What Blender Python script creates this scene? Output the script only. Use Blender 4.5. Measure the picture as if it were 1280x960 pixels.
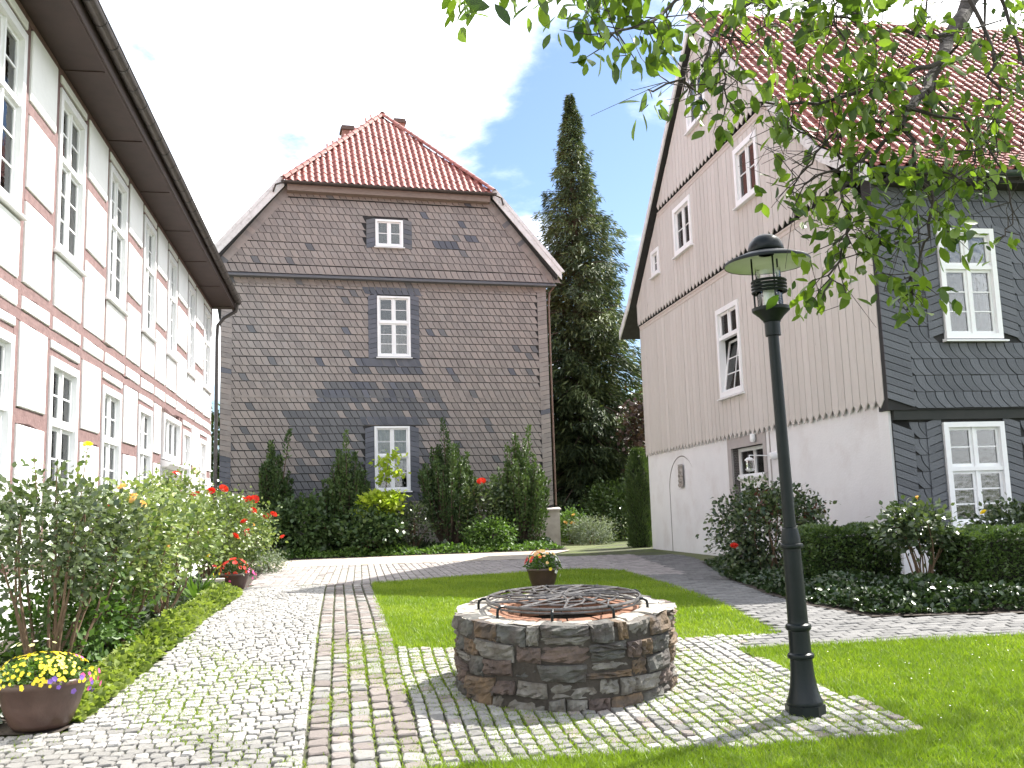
import bpy, bmesh, math, random
import numpy as np
from mathutils import Matrix, Vector
R = math.radians
for o in list(bpy.data.objects): bpy.data.objects.remove(o)
scene = bpy.context.scene
COL = scene.collection
# ------------------------------------------------------------------ camera
CAM_F, PITCH, ROLL, CAM_H = 1185.0/1280.0, R(7.7), R(1.75), 1.6
fwd = np.array([0, math.cos(PITCH), math.sin(PITCH)]); up0 = np.array([0, -math.sin(PITCH), math.cos(PITCH)])
ri = math.cos(ROLL)*np.array([1., 0, 0]) - math.sin(ROLL)*up0
up = math.cos(ROLL)*up0 + math.sin(ROLL)*np.array([1., 0, 0])
cam = bpy.data.cameras.new('camera'); cam.sensor_width = 36; cam.sensor_fit = 'HORIZONTAL'
cam.lens = 36*CAM_F; cam.clip_start = .05; cam.clip_end = 2000
co = bpy.data.objects.new('camera', cam); COL.objects.link(co)
co.matrix_world = Matrix(((ri[0], up[0], -fwd[0], 0), (ri[1], up[1], -fwd[1], 0), (ri[2], up[2], -fwd[2], CAM_H), (0, 0, 0, 1)))
scene.camera = co
# ------------------------------------------------------------------ sky, sun, exposure
SUN_AZ, SUN_EL = R(38.5), R(51)      # azimuth from +X towards +Y
SUN_STR, SKY_STR, CLOUD, EXPO = 4.7, 0.085, 17.2, 1.36
w = bpy.data.worlds.new('World'); scene.world = w; w.use_nodes = True
nt = w.node_tree; N = nt.nodes; L = nt.links
for n in list(N): N.remove(n)
sky = N.new('ShaderNodeTexSky'); sky.sky_type = 'NISHITA'; sky.sun_disc = False
sky.sun_elevation = SUN_EL; sky.sun_rotation = R(90) - SUN_AZ
sky.air_density = 1.0; sky.dust_density = .6; sky.ozone_density = 3.0
tc = N.new('ShaderNodeTexCoord'); sx = N.new('ShaderNodeSeparateXYZ'); L.new(tc.outputs['Generated'], sx.inputs[0])
def wmath(op, a, b=None, clamp=False):
    n = N.new('ShaderNodeMath'); n.operation = op; n.use_clamp = clamp
    for i, v in enumerate((a, b)):
        if v is None: continue
        if isinstance(v, (int, float)): n.inputs[i].default_value = v
        else: L.new(v, n.inputs[i])
    return n.outputs[0]
zz = wmath('ADD', wmath('MAXIMUM', sx.outputs[2], 0.0), .28)
cx = N.new('ShaderNodeCombineXYZ'); L.new(wmath('DIVIDE', sx.outputs[0], zz), cx.inputs[0]); L.new(wmath('DIVIDE', sx.outputs[1], zz), cx.inputs[1])
mp = N.new('ShaderNodeMapping'); mp.inputs['Location'].default_value = (.93, 9.62, 0); L.new(cx.outputs[0], mp.inputs[0])
def wnoise(scale, detail, rough, dist):
    n = N.new('ShaderNodeTexNoise'); n.inputs['Scale'].default_value = scale; n.inputs['Detail'].default_value = detail
    n.inputs['Roughness'].default_value = rough; n.inputs['Distortion'].default_value = dist
    L.new(mp.outputs[0], n.inputs['Vector']); return n
n1 = wnoise(1.35, 9, .58, .25); n2 = wnoise(.55, 3, .5, 0)
cv = wmath('ADD', wmath('MULTIPLY', n1.outputs[0], .65), wmath('MULTIPLY', n2.outputs[0], .5))
rp = N.new('ShaderNodeValToRGB'); rp.color_ramp.elements[0].position = .525; rp.color_ramp.elements[1].position = .64
rp.color_ramp.interpolation = 'EASE'; L.new(cv, rp.inputs[0])
cl = N.new('ShaderNodeMix'); cl.data_type = 'RGBA'; L.new(rp.outputs[0], cl.inputs['Factor'])
sk = N.new('ShaderNodeMix'); sk.data_type = 'RGBA'; sk.blend_type = 'MULTIPLY'; sk.inputs['Factor'].default_value = 1
L.new(sky.outputs[0], sk.inputs['A']); sk.inputs['B'].default_value = (1.0, 1.0, 1.0, 1)
L.new(sk.outputs['Result'], cl.inputs['A']); cl.inputs['B'].default_value = (CLOUD, CLOUD*1.0, CLOUD*1.01, 1)
bg = N.new('ShaderNodeBackground'); bg.inputs[1].default_value = SKY_STR; L.new(cl.outputs['Result'], bg.inputs[0])
wo = N.new('ShaderNodeOutputWorld'); L.new(bg.outputs[0], wo.inputs[0])
sl = bpy.data.lights.new('sun', 'SUN'); sl.energy = SUN_STR; sl.angle = R(.55); sl.color = (1, .955, .88)
so = bpy.data.objects.new('sun', sl); COL.objects.link(so)
sdir = Vector((math.cos(SUN_EL)*math.cos(SUN_AZ), math.cos(SUN_EL)*math.sin(SUN_AZ), math.sin(SUN_EL)))
so.rotation_euler = sdir.to_track_quat('Z', 'Y').to_euler(); so.location = (20, 20, 40)
vs = scene.view_settings; vs.view_transform = 'Standard'; vs.look = 'None'; vs.gamma = 1; vs.exposure = EXPO; vs.use_curve_mapping = False
scene.render.engine = 'CYCLES'; scene.cycles.max_bounces = 7; scene.cycles.diffuse_bounces = 3; scene.cycles.glossy_bounces = 3; scene.cycles.transparent_max_bounces = 8
# ------------------------------------------------------------------ helpers
rng = np.random.default_rng(7); random.seed(7)
def gz(y):
    t = np.clip((np.asarray(y, float)-5)/7, 0, 1); return .4*t*t*(3-2*t)
def gzf(y): return float(gz(y))
def wall_x(y): return -5.2 - math.tan(R(10.2))*(y-8)
_LN = {}
def material(name, c1, c2=None, rough=.7, nscale=6., bump=.0, bscale=30., var=0., metal=0., spec=.5, wear=None, wscale=2., stretch=None, transl=0., wthr=(.5,.7)):
    """procedural surface: two-tone noise, per-piece value shift ('rnd' attribute + object random), fine relief"""
    m = bpy.data.materials.new(name); m.use_nodes = True; t = m.node_tree; n = t.nodes; l = t.links
    b = n['Principled BSDF']; out = n['Material Output']
    c2 = c2 or c1
    tcn = n.new('ShaderNodeTexCoord'); mpn = n.new('ShaderNodeMapping'); l.new(tcn.outputs['Object'], mpn.inputs[0])
    if stretch: mpn.inputs['Scale'].default_value = stretch
    oi = n.new('ShaderNodeObjectInfo'); at = n.new('ShaderNodeAttribute'); at.attribute_name = 'rnd'
    ad = n.new('ShaderNodeMath'); ad.operation = 'ADD'; l.new(oi.outputs['Random'], ad.inputs[0]); l.new(at.outputs['Fac'], ad.inputs[1])
    fr = n.new('ShaderNodeMath'); fr.operation = 'FRACT'; l.new(ad.outputs[0], fr.inputs[0])
    # offset the noise per piece so that shared meshes do not repeat
    off = n.new('ShaderNodeVectorMath'); off.operation = 'SCALE'; off.inputs[0].default_value = (17.3, 9.1, 23.7); l.new(fr.outputs[0], off.inputs['Scale'])
    va = n.new('ShaderNodeVectorMath'); va.operation = 'ADD'; l.new(mpn.outputs[0], va.inputs[0]); l.new(off.outputs[0], va.inputs[1])
    no = n.new('ShaderNodeTexNoise'); no.inputs['Scale'].default_value = nscale; no.inputs['Detail'].default_value = 5; no.inputs['Roughness'].default_value = .6
    l.new(va.outputs[0], no.inputs['Vector'])
    rmp = n.new('ShaderNodeValToRGB'); rmp.color_ramp.elements[0].position = .3; rmp.color_ramp.elements[1].position = .7
    rmp.color_ramp.elements[0].color = (*c1, 1); rmp.color_ramp.elements[1].color = (*c2, 1)
    if var > 0:   # blend noise with the per-piece value
        mx = n.new('ShaderNodeMath'); mx.operation = 'MULTIPLY_ADD'; l.new(fr.outputs[0], mx.inputs[0]); mx.inputs[1].default_value = var
        s = n.new('ShaderNodeMath'); s.operation = 'MULTIPLY'; l.new(no.outputs[0], s.inputs[0]); s.inputs[1].default_value = 1-var
        l.new(s.outputs[0], mx.inputs[2]); l.new(mx.outputs[0], rmp.inputs[0])
        rmp.color_ramp.elements[0].position = .5-.5*var-.1*(1-var); rmp.color_ramp.elements[1].position = .5+.5*var+.1*(1-var) if var < .9 else 1
    else: l.new(no.outputs[0], rmp.inputs[0])
    col = rmp.outputs[0]
    if wear:
        w2 = n.new('ShaderNodeTexNoise'); w2.inputs['Scale'].default_value = wscale; w2.inputs['Detail'].default_value = 7; w2.inputs['Roughness'].default_value = .65
        l.new(va.outputs[0], w2.inputs['Vector'])
        wr = n.new('ShaderNodeValToRGB'); wr.color_ramp.elements[0].position = wthr[0]; wr.color_ramp.elements[1].position = wthr[1]; l.new(w2.outputs[0], wr.inputs[0])
        mm = n.new('ShaderNodeMix'); mm.data_type = 'RGBA'; l.new(wr.outputs[0], mm.inputs['Factor']); l.new(col, mm.inputs['A']); mm.inputs['B'].default_value = (*wear, 1)
        col = mm.outputs['Result']
    l.new(col, b.inputs['Base Color']); b.inputs['Roughness'].default_value = rough; b.inputs['Metallic'].default_value = metal
    b.inputs['Specular IOR Level'].default_value = spec
    if bump:
        bn = n.new('ShaderNodeTexNoise'); bn.inputs['Scale'].default_value = bscale; bn.inputs['Detail'].default_value = 4
        l.new(va.outputs[0], bn.inputs['Vector'])
        bp = n.new('ShaderNodeBump'); bp.inputs['Strength'].default_value = bump; bp.inputs['Distance'].default_value = .02
        l.new(bn.outputs[0], bp.inputs['Height']); l.new(bp.outputs[0], b.inputs['Normal'])
    if transl:
        tr = n.new('ShaderNodeBsdfTranslucent'); 
        gm = n.new('ShaderNodeMix'); gm.data_type = 'RGBA'; gm.blend_type = 'MULTIPLY'; gm.inputs['Factor'].default_value = 1
        l.new(col, gm.inputs['A']); gm.inputs['B'].default_value = (1.5, 1.6, .7, 1); l.new(gm.outputs['Result'], tr.inputs[0])
        ms = n.new('ShaderNodeMixShader'); ms.inputs[0].default_value = transl; l.new(b.outputs[0], ms.inputs[1]); l.new(tr.outputs[0], ms.inputs[2])
        l.new(ms.outputs[0], out.inputs['Surface'])
    return m
def glass_material(name, tint, gloss=1.0):
    m = bpy.data.materials.new(name); m.use_nodes = True; t = m.node_tree; n = t.nodes; l = t.links
    n.remove(n['Principled BSDF']); out = n['Material Output']
    f = n.new('ShaderNodeFresnel'); f.inputs[0].default_value = 1.55
    mul = n.new('ShaderNodeMath'); mul.operation = 'MULTIPLY_ADD'; mul.inputs[1].default_value = gloss; mul.inputs[2].default_value = .015; mul.use_clamp = True; l.new(f.outputs[0], mul.inputs[0])
    tr = n.new('ShaderNodeBsdfTransparent'); tr.inputs[0].default_value = (*tint, 1)
    g = n.new('ShaderNodeBsdfGlossy'); g.inputs['Roughness'].default_value = .015
    no = n.new('ShaderNodeTexNoise'); no.inputs['Scale'].default_value = 3; bp = n.new('ShaderNodeBump'); bp.inputs['Strength'].default_value = .12; bp.inputs['Distance'].default_value = .02
    l.new(no.outputs[0], bp.inputs['Height']); l.new(bp.outputs[0], g.inputs['Normal'])
    ms = n.new('ShaderNodeMixShader'); l.new(mul.outputs[0], ms.inputs[0]); l.new(tr.outputs[0], ms.inputs[1]); l.new(g.outputs[0], ms.inputs[2]); l.new(ms.outputs[0], out.inputs['Surface'])
    return m
class MB:
    def __init__(s): s.v = []; s.f = []; s.r = []; s.smooth = False
    def add(s, vs, fs, r=0.):
        o = len(s.v); s.v.extend([tuple(map(float, q)) for q in vs]); s.f.extend([tuple(i+o for i in f) for f in fs]); s.r.extend([r]*len(fs))
    def box(s, x0, x1, y0, y1, z0, z1, r=0.):
        vs = [(x, y, z) for z in (z0, z1) for y in (y0, y1) for x in (x0, x1)]
        s.add(vs, [(0, 2, 3, 1), (4, 5, 7, 6), (0, 1, 5, 4), (2, 6, 7, 3), (0, 4, 6, 2), (1, 3, 7, 5)], r)
    def prism(s, poly, axis, a, b, r=0.):
        """poly: 2D list; axis 'x': poly in (y,z), 'y': (x,z), 'z': (x,y)"""
        n = len(poly)
        def P(p, t): return {'x': (t, p[0], p[1]), 'y': (p[0], t, p[1]), 'z': (p[0], p[1], t)}[axis]
        vs = [P(p, a) for p in poly]+[P(p, b) for p in poly]
        fs = [tuple(range(n)), tuple(range(2*n-1, n-1, -1))]+[(i, i+n, (i+1) % n+n, (i+1) % n) for i in range(n)]
        s.add(vs, fs, r)
    def lathe(s, prof, n=24, c=(0, 0, 0), r=0., close=False):
        vs = []; fs = []
        for (q, z) in prof:
            for k in range(n):
                a = 2*math.pi*k/n; vs.append((c[0]+q*math.cos(a), c[1]+q*math.sin(a), c[2]+z))
        for i in range(len(prof)-1):
            for k in range(n): fs.append((i*n+k, i*n+(k+1) % n, (i+1)*n+(k+1) % n, (i+1)*n+k))
        if close: fs.append(tuple(range(n-1, -1, -1))); fs.append(tuple((len(prof)-1)*n+k for k in range(n)))
        s.add(vs, fs, r)
    def tube(s, pts, rad, n=6, r=0., cap=True):
        pts = [np.array(p, float) for p in pts]; m = len(pts)
        if not hasattr(rad, '__len__'): rad = [rad]*m
        vs = []; fs = []; ref = None
        for i in range(m):
            d = pts[min(i+1, m-1)]-pts[max(i-1, 0)]; d = d/(np.linalg.norm(d)+1e-9)
            if ref is None or abs(ref@d) > .95: ref = np.array([0, 0, 1.]) if abs(d[2]) < .9 else np.array([1., 0, 0])
            a = np.cross(d, ref); a /= np.linalg.norm(a); b = np.cross(d, a); ref = np.cross(a, d)
            for k in range(n):
                t = 2*math.pi*k/n; vs.append(pts[i]+rad[i]*(math.cos(t)*a+math.sin(t)*b))
        for i in range(m-1):
            for k in range(n): fs.append((i*n+k, (i+1)*n+k, (i+1)*n+(k+1) % n, i*n+(k+1) % n))
        if cap: fs.append(tuple(range(n))); fs.append(tuple((m-1)*n+k for k in range(n-1, -1, -1)))
        s.add(vs, fs, r)
    def mesh(s, name, mat=None):
        me = bpy.data.meshes.new(name); me.from_pydata(s.v, [], s.f)
        if any(s.r):
            a = me.attributes.new('rnd', 'FLOAT', 'FACE'); a.data.foreach_set('value', np.array(s.r, np.float32))
        if s.smooth: me.polygons.foreach_set('use_smooth', [True]*len(me.polygons))
        if mat is not None: me.materials.append(mat)
        me.update(); return me
def tag(o, label=None, cat=None, group=None, kind=None):
    if label: o['label'] = label
    if cat: o['category'] = cat
    if group: o['group'] = group
    if kind: o['kind'] = kind
    return o
def link(name, me, parent=None, loc=(0, 0, 0), rot=(0, 0, 0)):
    o = bpy.data.objects.new(name, me); COL.objects.link(o); o.parent = parent; o.location = loc; o.rotation_euler = rot; return o
def build(name, mb, mat, parent=None, loc=(0, 0, 0), rot=(0, 0, 0)): return link(name, mb.mesh(name, mat), parent, loc, rot)
def thing(name, label, cat, loc=(0, 0, 0), rz=0., group=None):
    o = link(name, None, None, loc, (0, 0, rz)); o.empty_display_size = .2; return tag(o, label, cat, group)
def fast_mesh(name, V, F, rnd=None, mat=None, smooth=False):
    """V (n,3), F (m,k) arrays of equal-sized faces"""
    me = bpy.data.meshes.new(name); V = np.asarray(V, np.float32); F = np.asarray(F, np.int32); k = F.shape[1]
    me.vertices.add(len(V)); me.vertices.foreach_set('co', V.ravel())
    me.loops.add(F.size); me.loops.foreach_set('vertex_index', F.ravel())
    me.polygons.add(len(F)); me.polygons.foreach_set('loop_start', np.arange(0, F.size, k, dtype=np.int32))
    if rnd is not None: a = me.attributes.new('rnd', 'FLOAT', 'FACE'); a.data.foreach_set('value', np.asarray(rnd, np.float32))
    if smooth: me.polygons.foreach_set('use_smooth', np.ones(len(F), bool))
    if mat is not None: me.materials.append(mat)
    me.update(calc_edges=True); me.validate(); return me
def in_view(p, m=25):
    v = np.array(p)-np.array([0, 0, CAM_H]); d = v@fwd
    if d < .3: return 0
    x = 640+1185*(v@ri)/d; y = 480-1185*(v@up)/d
    return (1/d) if (-m < x < 1280+m and -m < y < 960+m) else 0
SH = {}      # shape cache: key -> (verts, faces)
MESH = {}
def shape_mesh(key, mat):
    k = (key, mat.name)
    if k not in MESH:
        v, f = SH[key]; me = bpy.data.meshes.new(str(key)); me.from_pydata([tuple(map(float, q)) for q in v], [], f); me.materials.append(mat); me.update(); MESH[k] = me
    return MESH[k]
def pieces(parent, M, name, rest, items, limit=300):
    """items: (key, 4x4 local matrix, material). The largest in view become parts, the others one joined part."""
    sc = []
    for key, mt, mat in items:
        v = np.asarray(SH[key][0]); size = np.linalg.norm((mt[:3, :3]@(v.max(0)-v.min(0))))
        c = (M@mt)[:3, 3]; sc.append(in_view(c)*size)
    order = np.argsort(-np.array(sc), kind='stable')
    single = [i for i in order[:limit] if sc[i] > 0]; ss = set(single)
    for i in single:
        key, mt, mat = items[i]; o = bpy.data.objects.new(name, shape_mesh(key, mat)); COL.objects.link(o); o.parent = parent; o.matrix_basis = Matrix(mt.tolist())
    left = [it for i, it in enumerate(items) if i not in ss]
    if left:
        mats = []; mb = MB(); mi = []
        for key, mt, mat in left:
            v, f = SH[key]; v = np.asarray(v); vv = v@mt[:3, :3].T+mt[:3, 3]
            mb.add(vv, f, float(rng.random())*.98+.01)
            if mat not in mats: mats.append(mat)
            mi.extend([mats.index(mat)]*len(f))
        me = mb.mesh(rest)
        for m in mats: me.materials.append(m)
        me.polygons.foreach_set('material_index', mi)
        o = link(rest, me, parent); o['kind'] = 'stuff'
def M4(loc=(0, 0, 0), rz=0., sc=(1, 1, 1), rx=0.):
    m = Matrix.Translation(loc) @ Matrix.Rotation(rz, 4, 'Z') @ Matrix.Rotation(rx, 4, 'X') @ Matrix.Diagonal((*sc, 1))
    return np.array(m)
def frame(ox, oy, oz, th): return M4((ox, oy, oz), th)
# ------------------------------------------------------------------ materials
plaster = material('white_lime_plaster', (.80, .80, .79), (.86, .86, .85), .9, 2, .25, 14)
timber = material('red_brown_timber', (.15, .088, .085), (.21, .13, .125), .85, 9, .5, 22, wear=(.27, .18, .175), wscale=14, wthr=(.55, .75))
soffit_m = material('dark_brown_soffit', (.035, .02, .017), (.05, .028, .024), .7, 4)
zinc = material('weathered_gutter', (.05, .042, .038), (.085, .07, .063), .5, 5, metal=.3)
white_paint = material('white_window_paint', (.78, .78, .79), (.84, .84, .84), .45, 4)
old_white = material('weathered_white_board', (.55, .54, .53), (.72, .71, .71), .7, 5, .2, 20, wear=(.38, .36, .35), wscale=7, wthr=(.55, .75))
glass = glass_material('window_glass', (.8, .83, .84), 1.0)
room = material('dim_interior', (.05, .048, .045), (.09, .085, .08), .9, 2)
curtain = material('net_curtain', (.10, .102, .108), (.16, .16, .165), .9, 8, transl=.3)
roomplant = material('curtain_lace', (.72, .71, .69), (.8, .79, .77), .9, 8, transl=.3)
slate_brown = material('weathered_brown_slate', (.20, .178, .168), (.31, .266, .24), .62, 3, .35, 40, var=.36, wear=(.26, .24, .228), wscale=3)
slate_mid = material('grey_slate', (.095, .098, .108), (.145, .144, .15), .6, 3, .35, 40, var=.6)
slate_blue = material('new_blue_slate', (.068, .074, .092), (.115, .12, .145), .5, 3, .3, 40, var=.6)
slate_grey = material('dark_grey_slate', (.058, .063, .075), (.105, .112, .128), .42, 4, .35, 35, var=.5)
underlay = material('dark_slate_underlay', (.022, .022, .023), (.035, .034, .034), .9)
tile_red = material('red_clay_tile', (.21, .06, .048), (.36, .125, .10), .6, 4, .3, 30, var=.65, wear=(.20, .12, .105), wscale=3, wthr=(.52, .75))
brick_m = material('chimney_brick', (.23, .10, .075), (.34, .17, .13), .85, 9, .4, 20)
board_m = material('beige_painted_board', (.52, .485, .45), (.60, .56, .525), .75, 2.5, .3, 40, var=.35, stretch=(6, 6, .7), wear=(.36, .315, .285), wscale=5, wthr=(.6, .74))
mould_m = material('beige_moulding', (.48, .425, .385), (.55, .49, .45), .75, 6)
wall_white = material('white_render', (.70, .695, .70), (.76, .755, .76), .9, 1.3, .2, 30, wear=(.62, .59, .58), wscale=.9, wthr=(.5, .75))
taupe = material('taupe_door_surround', (.36, .33, .32), (.42, .385, .37), .85, 4)
green_metal = material('dark_green_gutter', (.018, .035, .03), (.03, .05, .042), .45, 4)
black_wood = material('dark_stained_verge', (.02, .018, .018), (.032, .03, .028), .8)
plinth_m = material('sandstone_plinth', (.40, .34, .31), (.52, .46, .42), .9, 4, .5, 16)
iron = material('dark_green_lamp_paint', (.006, .009, .010), (.011, .015, .016), .36, 6, .1, 60, spec=.22)
shade_in = material('pale_green_reflector', (.52, .58, .47), (.58, .64, .53), .45, 6)
opal = material('opal_lamp_tube', (.62, .68, .60), (.7, .75, .68), .3, 6)
clear_glass = glass_material('clear_lamp_glass', (.95, .96, .96), 1.0)
terracotta = material('brown_glazed_pot', (.055, .032, .026), (.10, .06, .048), .4, 5, .15, 25)
soil = material('dark_bed_soil', (.035, .026, .02), (.065, .05, .038), .95, 8, .6, 20)
joint = material('mossy_joint_soil', (.06, .054, .045), (.055, .068, .02), .95, 5, .7, 40, wear=(.08, .105, .022), wscale=1.1, wthr=(.42, .6))
ground_m = material('dry_ground', (.09, .11, .035), (.14, .15, .06), .95, .6, .5, 10)
sand = material('pale_gravel', (.33, .285, .235), (.44, .39, .33), .95, 20, .7, 60)
lawn_m = material('lawn_soil_thatch', (.06, .10, .008), (.095, .14, .014), .95, 4, .5, 30)
grass_m = material('grass_blade', (.125, .205, .010), (.25, .33, .028), .55, 1.2, var=.6, transl=.35, wear=(.27, .25, .09), wscale=1.7, wthr=(.58, .75))
cob = material('pale_granite_sett', (.25, .242, .23), (.40, .387, .365), .82, 9, .8, 55, var=.4, wear=(.19, .178, .16), wscale=14, wthr=(.55, .78))
cobw = material('pinkish_sett', (.22, .188, .172), (.36, .315, .29), .82, 9, .8, 55, var=.5, wear=(.17, .15, .14), wscale=14, wthr=(.55, .78))
paver = material('grey_paver', (.12, .118, .115), (.20, .195, .19), .85, 5, .4, 40, var=.6)
brickpav = material('dark_brown_paver', (.22, .20, .19), (.34, .31, .295), .85, 5, .4, 40, var=.6)
stone_mats = [material('well_stone_umber', (.075, .05, .03), (.20, .135, .08), .85, 5, .8, 26, wear=(.06, .05, .045), wscale=6, wthr=(.43, .64)),
              material('well_stone_grey', (.09, .086, .076), (.25, .235, .21), .85, 5, .8, 26, wear=(.10, .085, .07), wscale=6, wthr=(.43, .64)),
              material('well_stone_slate', (.05, .052, .048), (.14, .135, .12), .85, 5, .8, 26, wear=(.06, .05, .045), wscale=6, wthr=(.43, .64)),
              material('well_stone_purple', (.06, .042, .035), (.15, .108, .09), .85, 5, .8, 26, wear=(.07, .055, .05), wscale=6, wthr=(.43, .64))]
mortar = material('dark_well_mortar', (.03, .025, .02), (.06, .05, .042), .95, 8, .7, 30)
coping = material('pale_coping_stone', (.26, .24, .205), (.42, .39, .345), .85, 6, .7, 26, wear=(.28, .24, .19), wscale=5, wthr=(.5, .7))
orange_brick = material('orange_well_brick', (.20, .085, .045), (.29, .14, .08), .85, 8, .4, 30)
steel = material('wrought_iron_grille', (.06, .055, .055), (.17, .16, .155), .4, 20, .2, 60, metal=.5)
bark = material('walnut_bark', (.022, .017, .014), (.05, .04, .033), .9, 12, .6, 30)
cane = material('rose_cane', (.10, .06, .035), (.17, .115, .07), .85, 15)
trunk_m = material('conifer_bark', (.07, .045, .032), (.12, .085, .062), .9, 9, .5, 20)
def foliage(name, a, b, rough=.45, transl=.3, spec=.4): return material(name, a, b, rough, 1.5, 0, var=.75, transl=transl, spec=spec)
rose_leaf = foliage('rose_leaf', (.055, .10, .03), (.24, .29, .10), .36, .25, .5)
rose_dark = foliage('dark_rose_leaf', (.022, .044, .02), (.12, .155, .07), .28, .2, .5)
cover_leaf = foliage('bright_ground_cover', (.07, .11, .02), (.27, .33, .085), .5, .35)
ivy_leaf = foliage('ivy_leaf', (.016, .034, .012), (.06, .095, .034), .3, .1, .6)
hedge_leaf = foliage('hedge_leaf', (.028, .058, .016), (.10, .15, .042), .36, .2, .5)
yew_leaf = foliage('yew_needles', (.03, .06, .02), (.11, .17, .05), .5, .15)
maple_leaf = foliage('golden_maple_leaf', (.24, .34, .03), (.40, .47, .06), .5, .45)
shrub_leaf = foliage('dark_shrub_leaf', (.026, .055, .02), (.085, .135, .045), .4, .15)
fern_leaf = foliage('mid_green_leaf', (.05, .11, .02), (.12, .20, .045), .5, .3)
conifer_leaf = foliage('conifer_spray', (.032, .054, .026), (.15, .19, .075), .55, .15)
walnut_leaf = foliage('walnut_leaf', (.022, .05, .010), (.16, .24, .03), .42, .45)
copper_leaf = foliage('copper_leaf', (.045, .03, .025), (.085, .05, .04), .5, .15)
lav_leaf = foliage('grey_green_leaf', (.12, .15, .10), (.22, .25, .19), .7, .2)
petal_red = material('red_petal', (.55, .015, .012), (.72, .05, .025), .5, 8, transl=.2)
petal_yellow = material('yellow_petal', (.75, .56, .02), (.85, .70, .06), .5, 8, transl=.2)
petal_white = material('white_petal', (.8, .78, .72), (.85, .83, .8), .5, 8, transl=.25)
petal_orange = material('apricot_petal', (.75, .42, .14), (.82, .55, .25), .5, 8, transl=.2)
petal_pink = material('magenta_petal', (.55, .05, .22), (.7, .12, .35), .5, 8, transl=.2)
petal_violet = material('violet_petal', (.16, .08, .42), (.25, .14, .5), .5, 8, transl=.2)
# ------------------------------------------------------------------ terrain, lawns, paths
def clip(poly, a, c, keep):     # clip polygon by axis a at value c
    out = []
    for i in range(len(poly)):
        p, q = poly[i], poly[(i+1) % len(poly)]
        ip, iq = (p[a] >= c) == keep, (q[a] >= c) == keep
        if ip: out.append(p)
        if ip != iq:
            t = (c-p[a])/(q[a]-p[a]); out.append(tuple(p[k]+t*(q[k]-p[k]) for k in (0, 1)))
    return out
def drape(name, poly, dz, mat, step=.5, kind='structure', thick=0.):
    mb = MB(); ys = [p[1] for p in poly]
    y = math.floor(min(ys)/step)*step
    while y < max(ys):
        q = clip(clip(poly, 1, y, True), 1, y+step, False)
        if len(q) >= 3: mb.add([(x, yy, gzf(yy)+dz) for x, yy in q], [tuple(range(len(q)))])
        y += step
    o = build(name, mb, mat)
    if o.data.polygons and o.data.polygons[0].normal.z < 0: o.data.flip_normals()
    return tag(o, kind=kind)
mb = MB()
ysl = [-120, -60, -30, -10, 0]+[4.5+.5*k for k in range(21)]+[18, 24, 40, 80, 150, 300, 600]; xsl = [-400, -150, -60, -20, 0, 20, 60, 150, 400]
for y in ysl:
    for x in xsl: mb.v.append((x, y, gzf(y)))
nx = len(xsl)
for j in range(len(ysl)-1):
    for i in range(nx-1): mb.f.append((j*nx+i, j*nx+i+1, (j+1)*nx+i+1, (j+1)*nx+i)); mb.r.append(0)
tag(build('ground', mb, ground_m), kind='structure')
def pip(poly, x, y):
    c = False; n = len(poly)
    for i in range(n):
        (x1, y1), (x2, y2) = poly[i], poly[i-1]
        if (y1 > y) != (y2 > y) and x < (x2-x1)*(y-y1)/(y2-y1)+x1: c = not c
    return c
def pip_np(poly, X, Y):
    c = np.zeros(len(X), bool); n = len(poly)
    for i in range(n):
        (x1, y1), (x2, y2) = poly[i], poly[i-1]
        if y1 == y2: continue
        k = ((y1 > Y) != (y2 > Y)) & (X < (x2-x1)*(Y-y1)/(y2-y1)+x1); c ^= k
    return c
def edge_dist(poly, X, Y):
    d = np.full(len(X), 9.)
    for i in range(len(poly)):
        a = np.array(poly[i-1]); b = np.array(poly[i]); u = b-a; l2 = (u@u)
        t = np.clip(((X-a[0])*u[0]+(Y-a[1])*u[1])/l2, 0, 1); d = np.minimum(d, np.hypot(X-a[0]-t*u[0], Y-a[1]-t*u[1]))
    return d
BED_EDGE = [(-3.37, 7.11), (-3.34, 7.26), (-3.58, 10.21), (-4.47, 15.53), (-5.3, 19.5), (-6.06, 23.4)]
LAWN_C = [(-2.6, 17.3), (-2.12, 14.35), (-1.69, 11.8), (-1.24, 9.71), (-1.15, 9.57), (-0.55, 9.52), (1.54, 9.62), (2.33, 9.62), (2.61, 9.73), (2.52, 10.21), (2.37, 14.21), (2.04, 18.5), (1.5, 19.4), (0.86, 19.55), (-0.9, 18.5)]
LAWN_R = [(2.04, 9.11), (2.26, 8.26), (2.43, 7.69), (2.76, 6.59), (2.53, 6.5), (1.78, 6.4), (0.54, 6.27), (-0.29, 6.16), (-0.89, 6.01), (-1.2, 5.39), (-1.2, 1), (14, 1), (12.76, 10.21), (7.32, 9.65), (4.81, 9.32)]
PATH_R = [(2.47, 9.71), (2.04, 9.11), (4.81, 9.32), (7.32, 9.65), (12.76, 10.21), (12.92, 11.72), (7.29, 10.71), (5.37, 10.34), (3.78, 10.37), (3.39, 11.37), (3.28, 12.83), (3.39, 15.46), (3.75, 18.5), (4.05, 22), (4, 27.5), (4.2, 30), (7, 44), (6, 44), (2.5, 31), (1.5, 28.3), (0.3, 24.2), (-6.06, 23.6), (-6.5, 24), (-6.4, 23.4), (-5.3, 19.5), (-4.6, 16.2), (-4, 17.3), (-3.4, 17.3), (-2.6, 17.3), (-0.9, 18.5), (0.86, 19.55), (1.5, 19.4), (2.04, 18.5), (2.37, 14.21), (2.61, 9.73)]
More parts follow.
